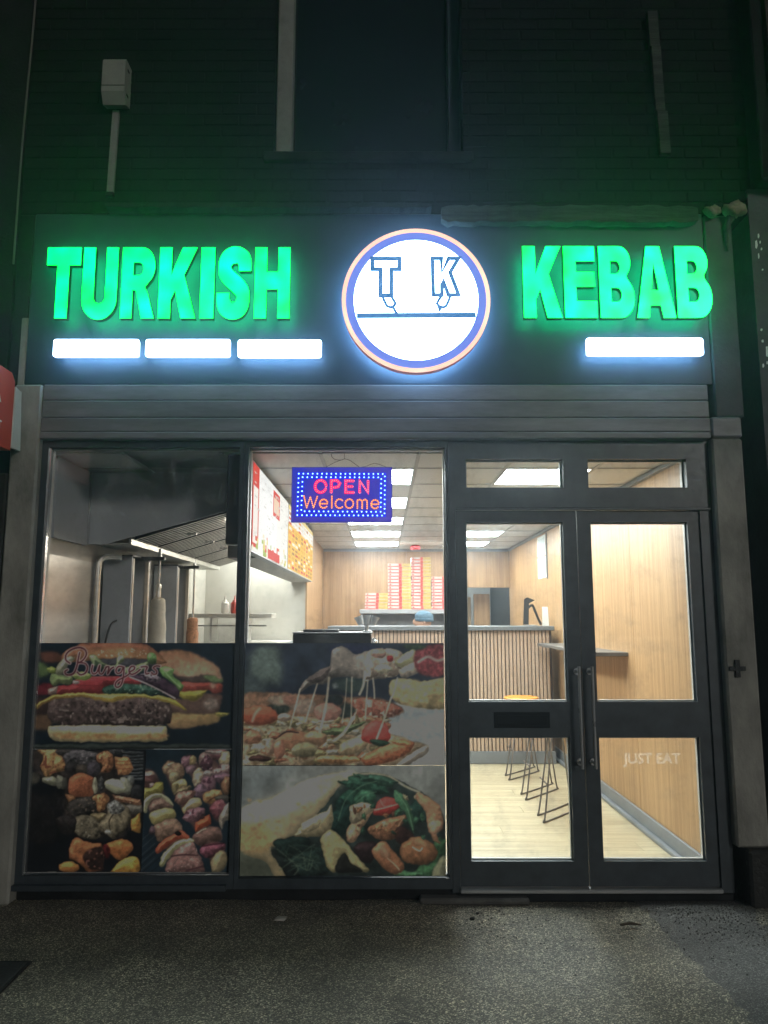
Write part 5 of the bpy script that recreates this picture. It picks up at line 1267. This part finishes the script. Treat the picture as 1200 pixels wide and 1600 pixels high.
box('fridge', -1.60, -0.95, 3.50, 4.15, 0.07, 1.30, 'kitchen_clad', None, 0.01, label='low pale steel fridge below the kitchen shelf', category='fridge')

sl = thing('added_tube', 'added unseen tube lighting the kitchen from the menu bulkhead', 'light', (-1.07, 2.2, 2.2))  # lamp added out of view to brighten the kitchen and hood
box('body', -1.075, -1.046, 0.9, 3.4, 2.17, 2.23, 'white_print', sl); MB().tube([(-1.10, 0.95, 2.2), (-1.10, 3.35, 2.2)], 0.018, 10).build('tube', 'fill_tube', sl, True)
for y in (0.92, 3.36): box('end_cap', -1.12, -1.0755, y, y + 0.02, 2.175, 2.225, 'white_print', sl)
# ================================================================== SERVICE COUNTER by the window
scn = thing('service_counter', 'dark service counter just inside the window behind the posters', 'counter', (-0.45, 0.8, 0.08))
box('cabinet', -0.84, -0.06, 0.22, 3.0, 0.08, 1.30, 'counter_black', scn); box('worktop', -0.85, -0.045, 0.20, 3.02, 1.301, 1.335, 'worktop', scn, 0.004)
dis = thing('display_case', 'black food display case on the service counter', 'display case', (-0.31, 0.36, 1.336))
box('body', -0.548, -0.070, 0.25, 0.52, 1.336, 1.452, 'black_plastic', dis, 0.006); box('top', -0.552, -0.066, 0.246, 0.524, 1.4525, 1.462, 'steel_dull', dis, 0.002)
MB().bbox(-0.49, -0.27, 0.28, 0.45, 1.4625, 1.478, 0.005).build('tray', 'black_plastic', label='thin black tray lying on the display case', category='tray')
kn = thing('knife', 'long knife with teal handle lying by the window', 'knife', (-0.70, 0.22, 1.336))
MB().bbox(-0.795, -0.665, 0.215, 0.245, 1.372, 1.398, 0.006).build('handle', 'teal_plastic', kn); MB().prism([(-0.664, 1.376), (-0.664, 1.394), (-0.575, 1.380), (-0.56, 1.374)], 0.226, 0.230).build('blade', 'chrome', kn)
box('board', -0.83, -0.557, 0.205, 0.36, 1.336, 1.371, 'sauce_white', None, 0.004, label='pale chopping board under the teal knife', category='chopping board')
cu = thing('cup_stand', 'clear plastic cups splayed in a holder on the display case', 'cups', (-0.10, 0.40, 1.463))
MB().lathe([(0.03, 0), (0.03, 0.006), (0.012, 0.012), (0.012, 0.045), (0.02, 0.05)], (-0.10, 0.40, 1.4625), 14).build('stand', 'clear_plastic', cu, True)
for dx in (-0.038, 0.0, 0.038):
    m = MB().lathe([(0.014, 0.0), (0.024, 0.055), (0.026, 0.056), (0.015, 0.002)], (0, 0, 0), 16)
    o = m.build('cup', 'clear_plastic', cu, True); o.location = (-0.10 + dx, 0.40 + (0.005 if dx else -0.005), 1.508 + abs(dx) * -0.1); o.rotation_euler = (0, dx * 9, 0)
MB().lathe([(0.02, 0), (0.024, 0.01), (0.024, 0.06), (0.016, 0.07), (0.018, 0.08)], (0.0, 0, 0), 14).build('shaker', 'chrome', None, True, loc=(-0.01 - 0.05, 0.62, 1.336), label='small steel shaker beside the display case', category='shaker')

# ================================================================== FRONT COUNTER with timber slats
ct = thing('shop_counter', 'tall counter clad in vertical timber slats', 'counter', (0.6, 3.6, 0.08))
box('carcass', -0.545, 1.755, 3.53, 4.02, 0.082, 1.418, 'slat_gap', ct)
box('counter_top', -0.57, 1.775, 3.46, 4.08, 1.4185, 1.462, 'worktop', ct, 0.004)
slat = MB().bbox(0, 0.0285, 0, 0.018, 0.205, 1.417, 0.002).mesh('slat', 'slat_wood')
x = -0.54
while x + 0.03 < 1.755:
    o = link('slat', slat, None, ct); o.location = (x, 3.5115, 0); x += 0.0386
box('kickboard', -0.55, 1.76, 3.495, 3.5295, 0.082, 0.202, 'grey_trim', ct, 0.004)
# wall ledge on the right
lg = thing('wall_ledge', 'dark narrow bar ledge along the timber wall', 'ledge', (1.7, 2.4, 1.28))
box('shelf', 1.585, 1.8395, 1.33, 3.42, 1.262, 1.292, 'ledge_top', lg, 0.003)
MB().bbox(1.66, 1.839, 2.45, 2.62, 0.86, 1.08, 0.004).build('wall_box', 'black_plastic', label='black box fixed to the timber wall under the ledge', category='box')
# stools
def zig_stool(x, y, label, n=3):
    t = thing('bar_stool', label, 'stool', (x, y, 0.08), 'wire-legged stools by the timber wall')
    MB().lathe([(0.145, 0), (0.16, 0.006), (0.165, 0.018), (0.155, 0.028), (0.10, 0.026)], (x, y, 0.775), 26).build('seat', 'stool_wood', t, True)
    for s in (-1, 1):      # V-shaped wire sides whose floor runners cross towards the wall
        yy = y - 0.12 + s * 0.10
        MB().tube(catmull([(x - 0.04, y + s * 0.05, 0.774), (x - 0.15, yy, 0.16), (x - 0.165, yy, 0.10), (x - 0.145, yy + 0.01, 0.088), (x + 0.16, yy + 0.36, 0.088), (x + 0.175, yy + 0.375, 0.10), (x + 0.16, yy + 0.36, 0.16), (x + 0.04, y + s * 0.05, 0.774)], 3, False), 0.0065, 7).build('wire_leg', 'wire', t, True)
    MB().tube([(x - 0.115, y - 0.12, 0.33), (x - 0.115, y + 0.12, 0.33)], 0.0055, 6).build('foot_bar', 'wire', t, True)
zig_stool(1.33, 1.52, 'wire-legged bar stool nearest the glass doors')
zig_stool(1.33, 2.20, 'wire-legged bar stool in the middle of the row by the timber wall')
zig_stool(1.32, 2.95, 'orange-seated wire-legged bar stool nearest the slatted counter')

# things on and behind the counter
ts = thing('tablet_stand', 'black angular tablet stand on the slatted counter', 'stand', (1.6, 3.7, 1.4625))
MB().lathe([(0.08, 0), (0.08, 0.008), (0.02, 0.012)], (1.58, 3.72, 1.4625), 18).build('base', 'steel_dull', ts, True)
MB().prism([(1.50, 1.475), (1.555, 1.475), (1.565, 1.70), (1.63, 1.735), (1.55, 1.765), (1.515, 1.745)], 3.70, 3.72).build('screen', 'black_plastic', ts)
MB().tube(catmull([(1.56, 3.71, 1.655), (1.60, 3.71, 1.68), (1.63, 3.71, 1.62), (1.66, 3.71, 1.54), (1.69, 3.71, 1.475)], 4, False), 0.014, 8).build('support', 'black_plastic', ts, True)
MB().prism([(1.722, 1.4625), (1.796, 1.4625), (1.786, 1.665), (1.728, 1.665)], 3.80, 3.806).build('menu_card', 'paper', label='white menu card standing on the end of the slatted counter', category='card')
for (z0, z1), lab in (((2.255, 2.485), 'upper white notice sheet on the timber wall'), ((2.0, 2.24), 'lower white notice sheet on the timber wall')):
    t = thing('notice', lab, 'notice', (1.835, 4.0, z0)); box('sheet', 1.8345, 1.8392, 4.06, 4.48, z0, z1, 'paper', t); box('print', 1.8335, 1.8343, 4.10, 4.44, z0 + 0.03, z1 - 0.03, 'paper_grey', t)
box('notice_rail', 1.828, 1.8393, 3.98, 4.0, 1.98, 2.50, 'grey_trim', None, label='thin grey strip beside the notice sheets', category='strip')
# steel pass shelf with pizza boxes
ps = thing('box_shelf', 'grey steel shelf carrying the stacks of pizza boxes', 'shelf', (0.35, 5.6, 0.08))
box('board', -0.30, 1.0, 5.38, 5.90, 1.60, 1.655, 'steel_dull', ps, 0.004); box('back_splash', -0.30, 1.0, 5.86, 5.88, 0.9, 1.599, 'steel_dull', ps)
for x in (-0.28, 0.96): box('leg', x, x + 0.03, 5.42, 5.85, 0.08, 1.599, 'steel_dull', ps)
def box_mesh(wd, red):
    m = MB(); h = 0.0405
    m.box(0, wd, 0.002, 0.31, 0, h, 0)
    y = 0.0
    m.box(0.0005, wd * 0.46, y, 0.0018, 0.0005, h * 0.30, 1); m.box(wd * 0.06, wd * 0.13, y, 0.0018, h * 0.45, h * 0.85, 1); m.box(wd * 0.2, wd * 0.4, y, 0.0018, h * 0.5, h * 0.8, 3)
    m.box(wd * 0.47, wd * 0.60, y, 0.0018, 0.0005, h - 0.0005, 1)
    m.box(wd * 0.61, wd - 0.0005, y, 0.0018, h * 0.12, h - 0.0005, 1 if red else 2)
    return m.mesh('pizza_box', ['box_white', 'box_red', 'box_yellow', 'paper_grey'])
ORD = ['bottom', 'second from bottom', 'third from bottom', 'fourth from bottom', 'fifth from bottom', 'sixth from bottom', 'seventh from bottom', 'eighth from bottom', 'ninth from bottom', 'tenth from bottom', 'eleventh from bottom', 'twelfth from bottom', 'thirteenth from bottom', 'fourteenth from bottom', 'fifteenth from bottom', 'sixteenth from bottom']
for x0, x1, n, nm in ((-0.228, 0.066, 5, 'in the shortest pizza box stack'), (0.070, 0.368, 14, 'in the stack left of the tallest pizza box stack'), (0.372, 0.628, 16, 'in the tallest pizza box stack'), (0.634, 0.93, 10, 'in the red stack right of the tallest pizza boxes')):
    me = box_mesh(x1 - x0, x0 > 0.6)
    for k in range(n):
        o = link('pizza_box', me, None, None, (x0 + random.uniform(-.004, .004), 5.42 + random.uniform(-.006, .006), 1.656 + k * 0.0425))
        tag(o, ('top box ' if k == n - 1 else ORD[k] + ' box ') + nm, 'pizza box', 'pizza boxes stacked on the back shelf')
rd = thing('red_lamp', 'small red alarm beacon at the ceiling above the pizza boxes', 'beacon', (0.45, 5.9, 2.46))
MB().lathe([(0.065, 0.0), (0.07, 0.01), (0.07, 0.045), (0.05, 0.06)], (0.45, 5.9, 2.475), 20).build('lens', 'red_plastic', rd, True)
# store room beyond the doorway
box('cupboard', 0.90, 1.33, 7.0, 7.5, 0.07, 1.86, 'cardboard', None, 0.01, label='brown cupboard seen through the back doorway', category='cupboard')
box('board', 1.36, 1.60, 6.9, 6.93, 0.07, 1.90, 'back_wood', None, 0.004, label='tall pale wooden board leaning in the back doorway', category='board')

# ================================================================== PERSON behind the counter
def person(x, y):
    t = thing('person', 'person in a blue-grey beanie bending behind the slatted counter', 'person', (x, y, 0.08))
    J = {'pelvis': (x + .10, y, 0.98, .15), 'waist': (x + .07, y, 1.12, .14), 'chest': (x + .01, y, 1.30, .16), 'neckb': (x - .055, y, 1.42, .075), 'neck': (x - .075, y, 1.455, .055), 'head': (x - .01 + .0, y, 1.52, .075), 'crown': (x + .015, y, 1.56, .06),
         'shl': (x - .01, y - .17, 1.36, .065), 'ell': (x - .10, y - .22, 1.14, .045), 'wrl': (x - .30, y - .12, 1.06, .032), 'hal': (x - .37, y - .10, 1.05, .03), 'shr': (x - .01, y + .17, 1.36, .065), 'elr': (x - .10, y + .22, 1.14, .045), 'wrr': (x - .30, y + .12, 1.06, .032), 'har': (x - .37, y + .10, 1.05, .03),
         'hipl': (x + .10, y - .09, .90, .095), 'knl': (x + .06, y - .10, .52, .065), 'anl': (x + .10, y - .10, .15, .042), 'tol': (x - .05, y - .11, .11, .035), 'hipr': (x + .10, y + .09, .90, .095), 'knr': (x + .06, y + .10, .52, .065), 'anr': (x + .10, y + .10, .15, .042), 'tor': (x - .05, y + .11, .11, .035)}
    names = list(J); Ed = [('pelvis', 'waist'), ('waist', 'chest'), ('chest', 'neckb'), ('neckb', 'neck'), ('neck', 'head'), ('head', 'crown'), ('chest', 'shl'), ('shl', 'ell'), ('ell', 'wrl'), ('wrl', 'hal'), ('chest', 'shr'), ('shr', 'elr'), ('elr', 'wrr'), ('wrr', 'har'), ('pelvis', 'hipl'), ('hipl', 'knl'), ('knl', 'anl'), ('anl', 'tol'), ('pelvis', 'hipr'), ('hipr', 'knr'), ('knr', 'anr'), ('anr', 'tor')]
    V = [J[k][:3] for k in names]; rad = [J[k][3] for k in names]; E2 = [(names.index(a), names.index(b)) for a, b in Ed]
    for side, wr in ((-1, 'hal'), (1, 'har')):      # five fingers each
        p = J[wr]; wi = names.index(wr)
        for q, (dy, L) in enumerate(((-.026, .05), (-.009, .062), (.009, .058), (.026, .046), (side * -.04, .03))):
            i = len(V); V.append((p[0] - .035, p[1] + dy, p[2] - .004)); V.append((p[0] - .035 - L * .6, p[1] + dy * 1.1, p[2] - .012)); V.append((p[0] - .035 - L, p[1] + dy * 1.1, p[2] - .035)); rad += [.010, .0085, .007]; E2 += [(wi, i), (i, i + 1), (i + 1, i + 2)]
    me = bpy.data.meshes.new('body'); me.from_pydata(V, E2, [])
    o = bpy.data.objects.new('body', me); COL.objects.link(o)
    md = o.modifiers.new('skin', 'SKIN'); sv = me.skin_vertices[0].data
    for k, r_ in enumerate(rad): sv[k].radius = (r_, r_)
    sv[0].use_root = True
    sb = o.modifiers.new('sub', 'SUBSURF'); sb.levels = sb.render_levels = 2
    bm2 = bpy.data.meshes.new_from_object(o.evaluated_get(bpy.context.evaluated_depsgraph_get()))
    bpy.data.objects.remove(o)
    bm2.materials.clear(); bm2.materials.append(MATS['dark_cloth']); bm2.materials.append(MATS['skin'])
    for p in bm2.polygons:
        c = p.center; p.material_index = 1 if (c.z > 1.435 or c.x < x - .27) else 0; p.use_smooth = True
    link('body', bm2, None, t)
    # head over the neck, facing left and down, with nose, ears, eyes and mouth
    m = MB(); hc = Vector((x - .03, y, 1.50)); n1, n2 = 16, 24; Vh, Fh = [], []
    for i in range(n1 + 1):
        th = math.pi * i / n1
        for j in range(n2):
            ph = 2 * math.pi * j / n2; dx, dy_, dz = math.sin(th) * math.cos(ph), math.sin(th) * math.sin(ph), math.cos(th)
            rx = .098 * (1 - .12 * max(0, -dz)); ry = .076 * (1 - .25 * max(0, -dz)); px_ = dx * rx
            if dx < -.85 and -.35 < dz < .2: px_ -= .022 * (1 - abs(dy_) * 2.2) if abs(dy_) < .45 else 0
            Vh.append((hc.x + px_, hc.y + dy_ * ry, hc.z + dz * .118))
    for i in range(n1):
        for j in range(n2): Fh.append((i * n2 + j, i * n2 + (j + 1) % n2, (i + 1) * n2 + (j + 1) % n2, (i + 1) * n2 + j))
    m.add(Vh, Fh)
    for s in (-1, 1): m.lathe([(.004, -.03), (.014, -.015), (.017, .01), (.01, .028)], (hc.x + .01, hc.y + s * .076, hc.z), 10)
    m.build('head', 'skin', t, True)
    mf = MB()
    for s in (-1, 1): mf.lathe([(.003, -.006), (.009, 0), (.003, .006)], (hc.x - .088, hc.y + s * .032, hc.z + .012), 10)
    mf.box(hc.x - .089, hc.x - .080, hc.y - .022, hc.y + .022, hc.z - .058, hc.z - .053); mf.build('features', 'dark_cloth', t, True)
    # ribbed beanie
    Vb, Fb = [], []; nb_ = 32
    prof = [(.106, .005), (.112, .012), (.112, .036), (.106, .042), (.108, .06), (.098, .088), (.074, .112), (.040, .126), (.012, .131)]
    for i, (r_, z_) in enumerate(prof):
        for j in range(nb_):
            a = 2 * math.pi * j / nb_; rr = r_ * (1 + (.03 if j % 2 else -.01) * (1 if i > 3 else .4)); Vb.append((hc.x + .012 + rr * math.cos(a), hc.y + rr * .86 * math.sin(a), hc.z + z_ + .16 * rr * math.cos(a) * -.3))
    for i in range(len(prof) - 1):
        for j in range(nb_): Fb.append((i * nb_ + j, i * nb_ + (j + 1) % nb_, (i + 1) * nb_ + (j + 1) % nb_, (i + 1) * nb_ + j))
    Fb.append(tuple(range((len(prof) - 1) * nb_, len(prof) * nb_))); MB().add(Vb, Fb).build('beanie', 'beanie_wool', t, True)
person(0.50, 4.45)

# ================================================================== OUTSIDE FITTINGS
al = thing('alarm_box', 'pale boxy burglar alarm on the dark upper wall', 'alarm', (-1.685, -0.05, 4.74))
m = MB(); prof = [(0.0, 4.76), (-0.075, 4.735), (-0.115, 4.80), (-0.115, 5.01), (-0.10, 5.03), (0.0, 5.03)]
V = [(x, y, z) for x in (-1.755, -1.612) for y, z in prof]; n = len(prof)
m.add(V, [tuple(range(n)), tuple(range(n, 2 * n))] + [(i, (i + 1) % n, n + (i + 1) % n, n + i) for i in range(n)]); m.build('case', 'alarm_plastic', al)
for z in (4.80, 4.97): box('slot', -1.6118, -1.6095, -0.075, -0.045, z, z + 0.014, 'dark_slot', al)
box('cover_line', -1.757, -1.610, -0.1168, -0.1152, 4.838, 4.842, 'dark_slot', al)
MB().prism([(-1.722, 4.18), (-1.682, 4.18), (-1.672, 4.733), (-1.712, 4.733)], -0.028, -0.005).build('conduit', 'old_white', label='pale cable conduit running down from the alarm box', category='conduit')
MB().bbox(-1.73, -1.678, -0.032, -0.004, 4.15, 4.178, 0.003).build('conduit_end', 'sooty_render', label='small dark clip at the foot of the pale conduit', category='clip')
m = MB()
for z0, z1, xo, wd in ((5.17, 5.42, 0.0, 0.062), (4.72, 5.168, 0.014, 0.058), (4.43, 4.718, 0.028, 0.064)):
    m.prism([(1.712 + xo, z0), (1.712 + xo + wd, z0), (1.700 + xo + wd + .006, z1), (1.706 + xo, z1)], -0.045, -0.007)
m.build('batten', 'weathered_timber', label='broken weathered timber batten on the upper wall right of the window', category='batten')
def lump(x, y, z, s, label):
    bm = bmesh.new(); bmesh.ops.create_icosphere(bm, subdivisions=3, radius=1)
    for v in bm.verts:
        c = v.co; k = 1 + 0.16 * math.sin(5 * c.x + 3 * c.z + s * 90) + 0.12 * math.sin(9 * c.y + 7 * c.z) + 0.08 * math.sin(14 * c.x)
        v.co = Vector((x + c.x * s * 1.25 * k, y + c.y * s * 0.8 * k, z + c.z * s * 0.85 * k))
    me = bpy.data.meshes.new('foam_lump'); bm.to_mesh(me); bm.free(); me.polygons.foreach_set('use_smooth', [True] * len(me.polygons))
    link('foam_lump', me, 'foam', label=label, category='foam')
lump(2.03, -0.055, 4.03, 0.040, 'small crusty foam lump right of the weathered moulding')
lump(2.165, -0.065, 4.035, 0.055, 'larger crusty foam lump at the corner of the sign')
MB().tube(catmull([(2.15, -0.05, 4.0), (2.12, -0.045, 3.93), (2.115, -0.04, 3.85), (2.12, -0.04, 3.78)], 4, False), [.03, .026, .022, .018, .02, .016, .014, .012, .012, .01, .008, .006, .006], 8).build('foam_run', 'weathered_timber', None, True, label='dried foam run below the larger foam lump', category='foam')
MB().tube(catmull([(-2.245, -0.03, 6.6), (-2.25, -0.03, 5.4), (-2.262, -0.032, 4.75), (-2.268, -0.03, 4.3), (-2.268, -0.03, 3.7)], 4, False), 0.006, 7).build('cable', 'wire', None, True, label='thin cable hanging down the left edge of the building', category='cable')
# red projecting takeaway sign at the left edge
rs = thing('projecting_sign', 'red projecting delivery sign at the left edge', 'sign', (-2.17, -0.4, 2.5))
m = MB(); pr = [(-0.16, 2.50), (-0.16, 2.91), (-0.20, 2.95), (-0.86, 2.95), (-0.90, 2.91), (-0.90, 2.50)]
V = [(x, y, z) for x in (-2.215, -2.140) for y, z in pr]; n = len(pr)
m.add(V, [tuple(range(n)), tuple(range(n, 2 * n))] + [(i, (i + 1) % n, n + (i + 1) % n, n + i) for i in range(n)]); m.build('panel', 'red_sign', rs)
V = [(x, y, z) for x in (-2.150, -2.135) for y, z in ((-0.155, 2.52), (-0.155, 2.88), (-0.085, 2.87), (-0.052, 2.52))]
MB().add(V, [(0, 1, 2, 3), (4, 5, 6, 7), (0, 1, 5, 4), (1, 2, 6, 5), (2, 3, 7, 6), (3, 0, 4, 7)]).build('bracket_plate', 'white_sign', rs)
tm = text_mesh('lettering', 'EAT', 0.075, 'white_print', 0.001, 0.0006)
o = link('lettering', tm, None, rs); o.location = (-2.1385, -0.345, 2.615); o.rotation_euler = (0, 0, R(90))
V = [(-2.1392, -0.33, 2.745), (-2.1392, -0.30, 2.745), (-2.1392, -0.36, 2.85), (-2.1392, -0.39, 2.85)]
MB().add(V + [(a + .0015, b, c) for a, b, c in V], [(0, 1, 2, 3), (4, 5, 6, 7), (0, 1, 5, 4), (1, 2, 6, 5), (2, 3, 7, 6), (3, 0, 4, 7)]).build('emblem', 'white_print', rs)

# ================================================================== THINGS ON THE PAVEMENT
sv_ = thing('stopcock_cover', 'small round iron cover set in the pavement at the bottom edge', 'cover', (0.080, -1.315, 0.0))
MB().lathe([(0.072, -0.01), (0.072, 0.009), (0.066, 0.012), (0.02, 0.012)], (0.080, -1.315, 0.0), 26).build('lid', 'iron_cover', sv_, True)
ac = thing('access_cover', 'dark rectangular access cover in the pavement at the left', 'cover', (-1.95, -1.05, 0.0))
box('plate', -2.30, -1.605, -1.30, -0.735, 0.0, 0.010, 'iron_cover', ac, 0.003); MB().rectframe(-2.31, -1.592, 0, 1, 0.012, 0, 1)
MB().box(-1.6045, -1.590, -1.31, -0.722, 0.0, 0.008).box(-2.31, -1.605, -0.7345, -0.722, 0.0, 0.008).build('frame', 'plinth_black', ac)
MB().prism([(-0.56, 0.006), (-0.51, 0.004), (-0.495, 0.016), (-0.545, 0.014)], -0.262, -0.225).build('paper_scrap', 'scrap', label='pale torn scrap lying on the pavement under the wrap poster', category='litter')
MB().tube([(1.20, -0.335, 0.014), (1.25, -0.33, 0.02), (1.305, -0.338, 0.015)], [.006, .009, .004], 6).build('twig', 'dead_leaf', label='short dark twig on the pavement outside the doors', category='twig')
lump_m = []
def stone_mesh(seed):
    r = random.Random(seed); bm = bmesh.new(); bmesh.ops.create_icosphere(bm, subdivisions=1, radius=1)
    for v in bm.verts: v.co = Vector((v.co.x * r.uniform(.7, 1.2), v.co.y * r.uniform(.6, 1.1), v.co.z * r.uniform(.4, .7)))
    me = bpy.data.meshes.new('stone'); bm.to_mesh(me); bm.free(); return me
for i, (x, y, s, lab) in enumerate(((0.464, -0.235, 0.016, 'dark stone on the pavement below the letterbox door'), (0.50, -0.16, 0.012, 'dark stone close to the door step beside the posters'), (-0.16, -0.30, 0.010, 'small stone on the pavement under the pizza poster'))):
    o = link('stone', stone_mesh(i), 'plinth_black', None, (x, y, s * 0.4), lab, 'stone'); o.scale = (s, s, s)
# loose grit gathered along the foot of the shopfront
bmg = MB(); rg = random.Random(4)
for k in range(2600):
    x = rg.uniform(-2.3, 2.6); y = -0.06 - abs(rg.gauss(0, 0.35)) ** 1.2; s = rg.uniform(0.0015, 0.0055)
    if rg.random() < 0.25: x = rg.uniform(1.5, 2.4)
    a = rg.uniform(0, 3.1); c, d_ = math.cos(a) * s, math.sin(a) * s; z0 = 0.008 if x > 1.4 else 0.003
    bmg.add([(x + c, y + d_, z0), (x - d_, y + c, z0), (x - c, y - d_, z0), (x + d_, y - c, z0), (x, y, z0 + s * 1.1)], [(0, 1, 4), (1, 2, 4), (2, 3, 4), (3, 0, 4)])
bmg.build('gravel', 'pebble', kind='stuff')

# ================================================================== HAZE BOX added for the glow round the lights
def haze(density=0.013, g=0.86):
    m = bpy.data.materials.new('haze'); m.use_nodes = True
    n, l = m.node_tree.nodes, m.node_tree.links
    n.remove(n['Principled BSDF'])
    v = n.new('ShaderNodeVolumePrincipled'); v.inputs['Color'].default_value = (0.80, 0.91, 1.0, 1)
    v.inputs['Density'].default_value = density; v.inputs['Anisotropy'].default_value = g
    l.new(v.outputs['Volume'], n['Material Output'].inputs['Volume'])
    MATS['haze'] = m
    box('haze', -61, 61, -61, 61, -1.0, 7.4, 'haze', kind='stuff')
haze()
